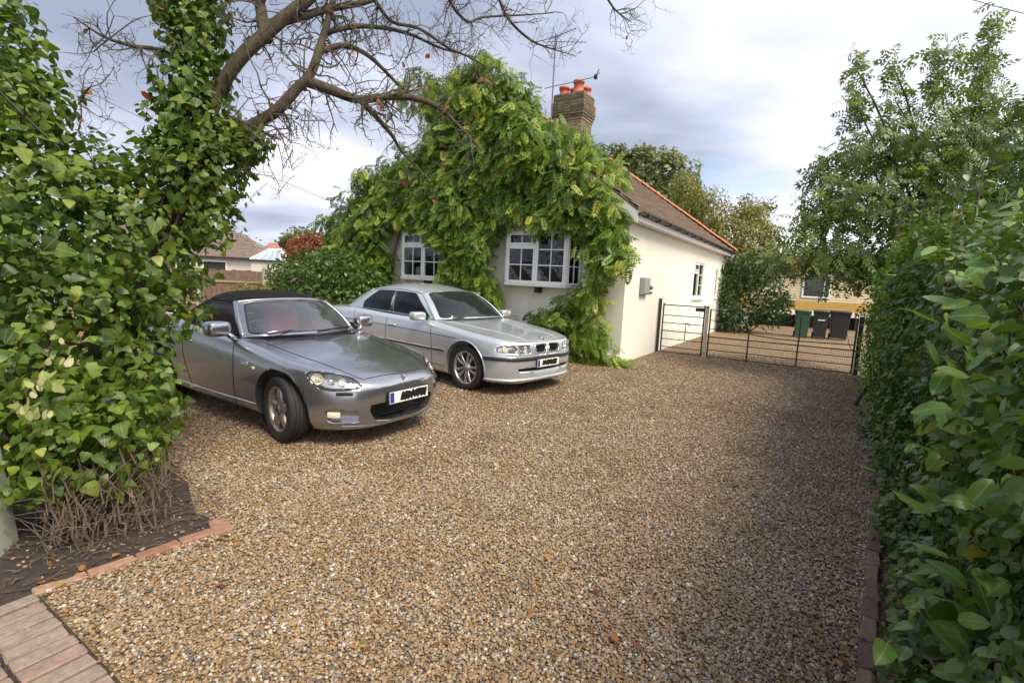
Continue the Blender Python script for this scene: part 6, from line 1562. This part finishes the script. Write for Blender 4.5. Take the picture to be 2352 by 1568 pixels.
def estate_gate(name, label, x0, x1, bars, uprights, htop, latch):
    g = tag(empty(name, tuple(GP + Vector((math.cos(GR), math.sin(GR), 0)) * x0), GR), label, 'gate', 'black estate gates'); w = x1 - x0
    for x, h in ((0, htop), (w, htop)): mb = MB(); gtube(mb, (x, .03), (x, h), .019, 8); mb.build('stile', M_IRON, g)
    for i, z in enumerate(bars): mb = MB(); gtube(mb, (0, z), (w, z), .011 if i else .014, 6); mb.build('rail', M_IRON, g)
    for x, z1 in uprights: mb = MB(); gtube(mb, (x, .04), (x, z1), .016, 8); mb.build('upright', M_IRON, g)
    mesh = MB(); zt = .62 if latch else .52
    for x in np.arange(.03, w, .032): mesh.box((x - .0016, .006, .05), (x + .0016, .010, zt))
    for z in np.arange(.08, zt, .055): mesh.box((.01, .0065, z - .0016), (w - .01, .0095, z + .0016))
    o = mesh.build('wire_mesh', M_IRON, g); o['kind'] = 'stuff'
    return g
g1 = estate_gate('garden_gate', 'narrow black metal gate between the house wall and the drive gate', .085, 1.05, [1.19, .94, .755, .555, .355, .16, .04], [], 1.235, True)
MB().box((.76, -.03, 1.08), (.955, .02, 1.165)).build('lock_box', M_BLACKPVC, g1, bevel=.006); mb = MB(); gtube(mb, (.86, .95), (.86, 1.08), .007); mb.build('lock_rod', M_IRON, g1)
g2 = estate_gate('drive_gate', 'wide low black metal gate with wire mesh across the drive', 1.19, 4.05, [.505, .36, .20, .035], [(.86, .68), (1.85, 1.12)], 1.16, False)
for z, x1 in ((1.14, .30), (.90, .24), (.70, .42)): mb = MB(); gtube(mb, (0, z), (x1, z - .015), .010); mb.build('short_rail', M_IRON, g2)
mb = MB(); gtube(mb, (.20, .70), (.20, 1.0), .008); mb.build('latch_rod', M_IRON, g2)
pts = [(.30, 0, 1.125), (.6, 0, .80), (.86, 0, .66), (1.3, 0, .61), (1.85, 0, .60), (2.86, 0, .62)]
MB().tube(catmull(pts, 5), .012, 6).build('swept_rail', M_IRON, g2, smooth=True)

# ------------------------------------------------------------------ wheelie bins
def bin_(loc, rz, col, label, w=.55, h=1.02, stripe=False):
    b = tag(empty('wheelie_bin', loc, rz), label, 'bin', 'wheelie bins behind the gate'); m = simple('bin_plastic', col, .45, var=.12, vscale=6)
    def ring(s, z, d): return [(-w / 2 * s, -d * s, z), (w / 2 * s, -d * s, z), (w / 2 * s, d * s, z), (-w / 2 * s, d * s, z)]
    mb = MB(); a, c, e = ring(.80, .06, .28), ring(.97, h - .12, .30), ring(1.04, h - .10, .31); f_ = ring(1.04, h - .04, .31)
    vs = a + c + e + f_; fs = [(3, 2, 1, 0), (12, 13, 14, 15)]
    for k in range(3): fs += [(k * 4 + i, k * 4 + (i + 1) % 4, k * 4 + 4 + (i + 1) % 4, k * 4 + 4 + i) for i in range(4)]
    mb.add(vs, fs); mb.build('body', m, b, bevel=.02, fix=True)
    MB().grid(sq_grid((0, -.01, h - .01), (w / 2 * 1.08, .35, .05), .5, .25, 10)).build('lid', m, b, smooth=True)
    MB().tube([(-w / 2 * .9, .36, h - .06), (w / 2 * .9, .36, h - .06)], .016, 8).build('handle', m, b)
    for s in (-1, 1): MB().lathe([(0, -.025), (.10, -.025), (.10, .025), (0, .025)], 18, (s * w / 2 * .85, .24, .10), (1, 0, 0)).build('wheel', M_TYRE, b)
    if stripe: MB().box((-.11, -.318, h - .33), (.11, -.306, h - .29)).build('label_strip', M_PLATE, b)
    return b
bin_((10.72, 18.55, 0), R(-25), (0.028, 0.078, 0.045), 'dark green wheelie bin, the first of the three by the chalet', .48, .98)
bin_((11.28, 18.35, 0), R(-27), (0.020, 0.022, 0.026), 'black wheelie bin with a pale label strip, middle of three', .46, 1.0, True)
bin_((11.88, 18.20, 0), R(-27), (0.020, 0.021, 0.024), 'larger plain black wheelie bin next to the hedge', .60, 1.02)

# ------------------------------------------------------------------ chalet at the end of the drive
M_CREAMB = simple('cream_boards', (0.62, 0.53, 0.33), .6, var=.1, vscale=3); M_YELB = simple('ochre_boards', (0.46, 0.28, 0.05), .55, var=.12, vscale=3)
CHR = R(-14); chl = tag(empty('chalet', tuple(at(1760, 700, 24).xy) + (0,), CHR), 'cream and ochre boarded chalet at the end of the drive', 'chalet')
ci = chl.matrix_basis.to_3x3().inverted()
y0 = 0
zb_ = .80; k = 0
for z in np.arange(.80, 3.0, .115):
    MB().add([(-1.2, 0, z), (9, 0, z), (9, .018, z + .117), (-1.2, .018, z + .117), (-1.2, 0.018, z), (9, .018, z)], [(0, 1, 2, 3), (4, 5, 1, 0)]).build('board', M_YELB if z < 1.24 else M_CREAMB, chl)
MB().box((-1.2, .02, .75), (9, 4.5, 2.98)).build('wall', M_CREAMB, chl)
MB().add([(-1.5, -.3, 2.9), (9.2, -.3, 2.9), (9.2, 2.3, 3.5), (-1.5, 2.3, 3.5)], [(0, 1, 2, 3)]).build('roof', simple('felt_roof', (0.12, 0.06, 0.04), .9), chl)
MB().box((-1.55, -.34, 2.78), (9.2, -.30, 2.93)).build('fascia', M_TERRA, chl)
MB().box((-1.25, -.05, .6), (9, .0, .80)).build('skirt', M_WHITEWOOD, chl)
wx = 1.45
win = MB(); 
for a, b, c, d in ((wx, wx + .07, 1.42, 2.52), (wx + 1.13, wx + 1.2, 1.42, 2.52), (wx + .07, wx + 1.13, 1.42, 1.49), (wx + .07, wx + 1.13, 2.45, 2.52), (wx + .9, wx + .93, 1.49, 2.45)): win.box((a, -.05, c), (b, -.008, d))
w_ = win.build('window', M_WHITE, chl); MB().add([(wx + .07, -.02, 1.49), (wx + 1.13, -.02, 1.49), (wx + 1.13, -.02, 2.45), (wx + .07, -.02, 2.45)], [(0, 1, 2, 3)]).build('pane', simple('dark_pane', (0.012, 0.012, 0.02), .1, spec=.6), w_)
for x in (-1.0, 1.5, 4, 6.5): MB().box((x, .1, -.02), (x + .35, .5, .76)).build('pier', M_CONC, chl)
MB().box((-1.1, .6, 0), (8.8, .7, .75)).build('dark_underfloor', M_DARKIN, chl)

# ------------------------------------------------------------------ fence and neighbours on the other side
FR = R(12); fa = at(470, 690, 15); fa.z = 0
M_FENCE = simple('brown_fence_board', (0.17, 0.105, 0.075), .85, var=.35, vscale=9)
fn = tag(empty('panel_fence', tuple(fa), FR), 'weathered brown timber panel fence with concrete posts', 'fence')
for i in range(34):
    MB().box((-1.2 + i * .14, random.uniform(-.004, .004), .28), (-1.2 + i * .14 + .132, .016 + random.uniform(0, .006), 1.50 + random.uniform(-.015, .015))).build('board', M_FENCE, fn)
for z in (.45, 1.13): MB().box((-1.2, -.03, z), (3.56, -.006, z + .05)).build('rail', simple('faded_rail', (0.36, 0.24, 0.18), .85, var=.2), fn)
MB().box((-1.2, -.01, 0), (3.56, .03, .275)).build('gravel_board', M_CONC, fn)
for x in (-.15, 1.68, 3.55): MB().box((x - .05, -.06, -.02), (x + .05, .05, 1.66)).build('post', M_CONC, fn, bevel=.01)
nb = tag(empty('neighbour_bungalow', tuple(at(480, 612, 40).xy) + (0,), R(10)), 'neighbouring bungalow with a grey-brown hipped roof behind the fence', 'house')
M_SLATE = simple('grey_brown_tile', (0.16, 0.12, 0.10), .85, var=.3, vscale=4, bump=.5, bscale=8)
ez = 2.28; ex = 4.3
rm = MB(); N_ = 14
for r in range(N_):
    t0, t1 = r / N_, (r + 1.0) / N_; x0, x1 = ex - t0 * 4.2, ex - t1 * 4.2; z0, z1 = ez + 2.55 * t0, ez + 2.55 * t1
    y0, y1 = 0 + t0 * 4.2, t1 * 4.2
    rm.add([(-8, y0, z0 + .04), (x0, y0, z0 + .04), (x1, y1, z1), (-8, y1, z1), (-8, y0, z0 - .02), (x0, y0, z0 - .02)], [(0, 1, 2, 3), (4, 5, 1, 0)])
    rm.add([(x0, y0, z0 + .04), (x0, 8.4 - y0, z0 + .04), (x1, 8.4 - y1, z1), (x1, y1, z1)], [(0, 1, 2, 3)])
rm.build('roof', M_SLATE, nb); MB().box((-8, .35, 0), (ex - .4, 8, ez - .02)).build('wall', simple('pale_render', (0.62, 0.55, 0.46), .9, var=.1), nb)
MB().box((-8, -.06, ez - .16), (ex, -.02, ez - .03)).build('gutter', M_BLACKPVC, nb)
nw = MB().box((-.6, .31, 1.1), (1.2, .349, 1.95)).build('window', M_WHITE, nb); MB().box((-.5, .30, 1.2), (1.1, .309, 1.85)).build('pane', M_DARKIN, nw)
MB().tube([(ex - .6, .2, ez - .1), (ex - .6, .3, 0)], .05, 6).build('drainpipe', M_BLACKPVC, nb)
cs = tag(empty('conservatory', tuple(at(622, 612, 37).xy) + (0,), R(10)), 'white framed conservatory with a pitched glass roof', 'conservatory')
cs.scale = (.60, 1, .91); ap = [(-.9, 1.5, 3.25), (.55, 1.5, 3.25)]; ev = [(-2.4, 0, 2.35), (2.0, 0, 2.35), (2.0, 3, 2.35), (-2.4, 3, 2.35)]
M_CG = simple('conservatory_glass', (0.30, 0.37, 0.42), .08, spec=.8)
rg = MB(); rg.add([ev[0], ev[1], ap[1], ap[0]], [(0, 1, 2, 3)]); rg.add([ev[1], ev[2], ap[1]], [(0, 1, 2)]); rg.add([ev[2], ev[3], ap[0], ap[1]], [(0, 1, 2, 3)]); rg.add([ev[3], ev[0], ap[0]], [(0, 1, 2)]); rg.build('glass_roof', M_CG, cs)
def bar(p, q, r=.05): MB().tube([p, q], r, 6).build('glazing_bar', M_WHITE, cs)
for k in range(6):
    t = k / 5; bar(Vector(ev[0]).lerp(Vector(ev[1]), t) + Vector((0, -.02, .03)), Vector(ap[0]).lerp(Vector(ap[1]), t) + Vector((0, 0, .03)))
bar(ap[0], ap[1], .08); bar(ev[1], ap[1], .07); bar(ev[0], ap[0], .07); bar((.55, 1.5, 3.25), (.55, 1.5, 3.75), .05)
for k in (.33, .66): bar(Vector(ev[1]).lerp(Vector(ev[2]), k), Vector(ap[1]), .05)
MB().box((-2.45, -.08, 2.2), (2.05, -.02, 2.34)).build('gutter', M_BLACKPVC, cs); MB().box((-2.3, .05, 0), (1.9, 2.9, 2.2)).build('wall', simple('pale_pink_render', (0.60, 0.54, 0.48), .9, var=.1), cs); MB().tube([(1.7, -.04, 2.2), (1.7, -.02, 0)], .05, 6).build('drainpipe', M_BLACKPVC, cs)
ge = tag(empty('flat_roof_extension', tuple(at(655, 612, 36).xy) + (0,), R(8)), 'low pale extension with a white fascia behind the laurel', 'building')
MB().box((0, .1, 0), (4.6, 3, 2.0)).build('wall', simple('cream_wall', (0.60, 0.56, 0.40), .9, var=.1), ge); MB().box((-.1, 0, 2.0), (4.7, 3.1, 2.22)).build('fascia', M_WHITE, ge)
nr = tag(empty('red_roof_house', tuple(at(640, 612, 55).xy) + (0,), R(6)), 'far house with a reddish tiled roof behind the conservatory', 'house')
MB().add([(-3, 0, 2.5), (6, 0, 2.5), (5, 3, 4.4), (-2, 3, 4.4)], [(0, 1, 2, 3)]).build('roof', simple('red_tile', (0.30, 0.15, 0.11), .85, var=.25, vscale=3), nr); MB().box((-2.8, .3, 0), (5.8, 5, 2.5)).build('wall', M_CURTAIN, nr)

# ------------------------------------------------------------------ gate post by the road, cables, leaf litter
GPX = on_ground(45, 1268); ps = empty('road_post', (GPX.x - .20, GPX.y - .02, 0), R(20)); ps.rotation_euler = (0, R(-5), R(20)); ps = tag(ps, 'pale grey-green square post beside the ivy hedge at the edge of view', 'post')
MB().box((-.13, -.10, -.1), (.13, .10, .74)).build('shaft', simple('pale_green_paint', (0.40, 0.44, 0.36), .7, var=.18, vscale=7, bump=.2), ps, bevel=.012)
MB().box((-.15, -.12, .742), (.15, .12, .78)).build('cap', M_CONC, ps, bevel=.01)
def cable(name, p, q, label, sag=.3, r=.012):
    pts = [Vector(p).lerp(Vector(q), t) - Vector((0, 0, sag * 4 * t * (1 - t))) for t in np.linspace(0, 1, 24)]
    o = MB().tube(pts, r, 5).build(name, M_IRON, None); tag(o, label, 'cable', 'overhead cables')
cable('overhead_cable', at(200, 210, 26), at(905, 520, 22), 'thin overhead cable running down behind the ivy towards the house', .2)
cable('overhead_cable', at(2100, -45, 16), at(2500, 62, 12), 'thin overhead cable crossing the top corner above the ash tree', .1, .010)
lt = []; 
M_LIT = leafmat('fallen_leaf', [(0, (0.09, 0.03, 0.015)), (.5, (0.26, 0.10, 0.03)), (.8, (0.38, 0.19, 0.06)), (1, (0.30, 0.28, 0.07))], transl=.1)
LP = []
for (x, y, n, sx, sy) in ((840, 1490, 5, 22, 14), (530, 1245, 5, 14, 8), (830, 1155, 2, 5, 10), (660, 1155, 2, 12, 6), (1900, 1340, 60, 45, 170), (1850, 1150, 40, 90, 60), (430, 1120, 18, 60, 25), (200, 1255, 12, 130, 40), (1500, 1450, 14, 220, 80), (1100, 1250, 14, 350, 140), (1930, 1010, 30, 30, 70), (900, 1400, 10, 260, 90), (90, 1320, 7, 70, 15)):
    for k in range(n):
        p = on_ground(x + random.gauss(0, sx), y + random.gauss(0, sy)); p.z = random.uniform(.012, .026); LP.append(tuple(p))
LP = np.array(LP); nn_ = unit(np.array([[random.gauss(0, .3), random.gauss(0, .3), 1] for _ in LP])); TT = unit(np.cross(nn_, unit(RNG.normal(size=(len(LP), 3))))); SS = np.cross(TT, nn_)
lm_ = leaf_mesh('leaf_litter', LP, (SS, TT, nn_), RNG.uniform(.022, .055, len(LP)), OVATE, RNG.random(len(LP))); lm_.materials.append(M_LIT)
o = link('leaf_litter', lm_); tag(o, 'scattered brown fallen leaves lying on the gravel', 'leaves', kind='stuff')

v_, f_ = cdt_fill(bed, [], .045)
sb = MB().add([(p.x, p.y, .006 + .016 * noise.noise(Vector((p.x * 9, p.y * 9, 0))) + .008 * noise.noise(Vector((p.x * 26, p.y * 26, 3)))) for p in v_], f_).build('soil_bed', M_SOIL, None, smooth=True); sb['kind'] = 'structure'
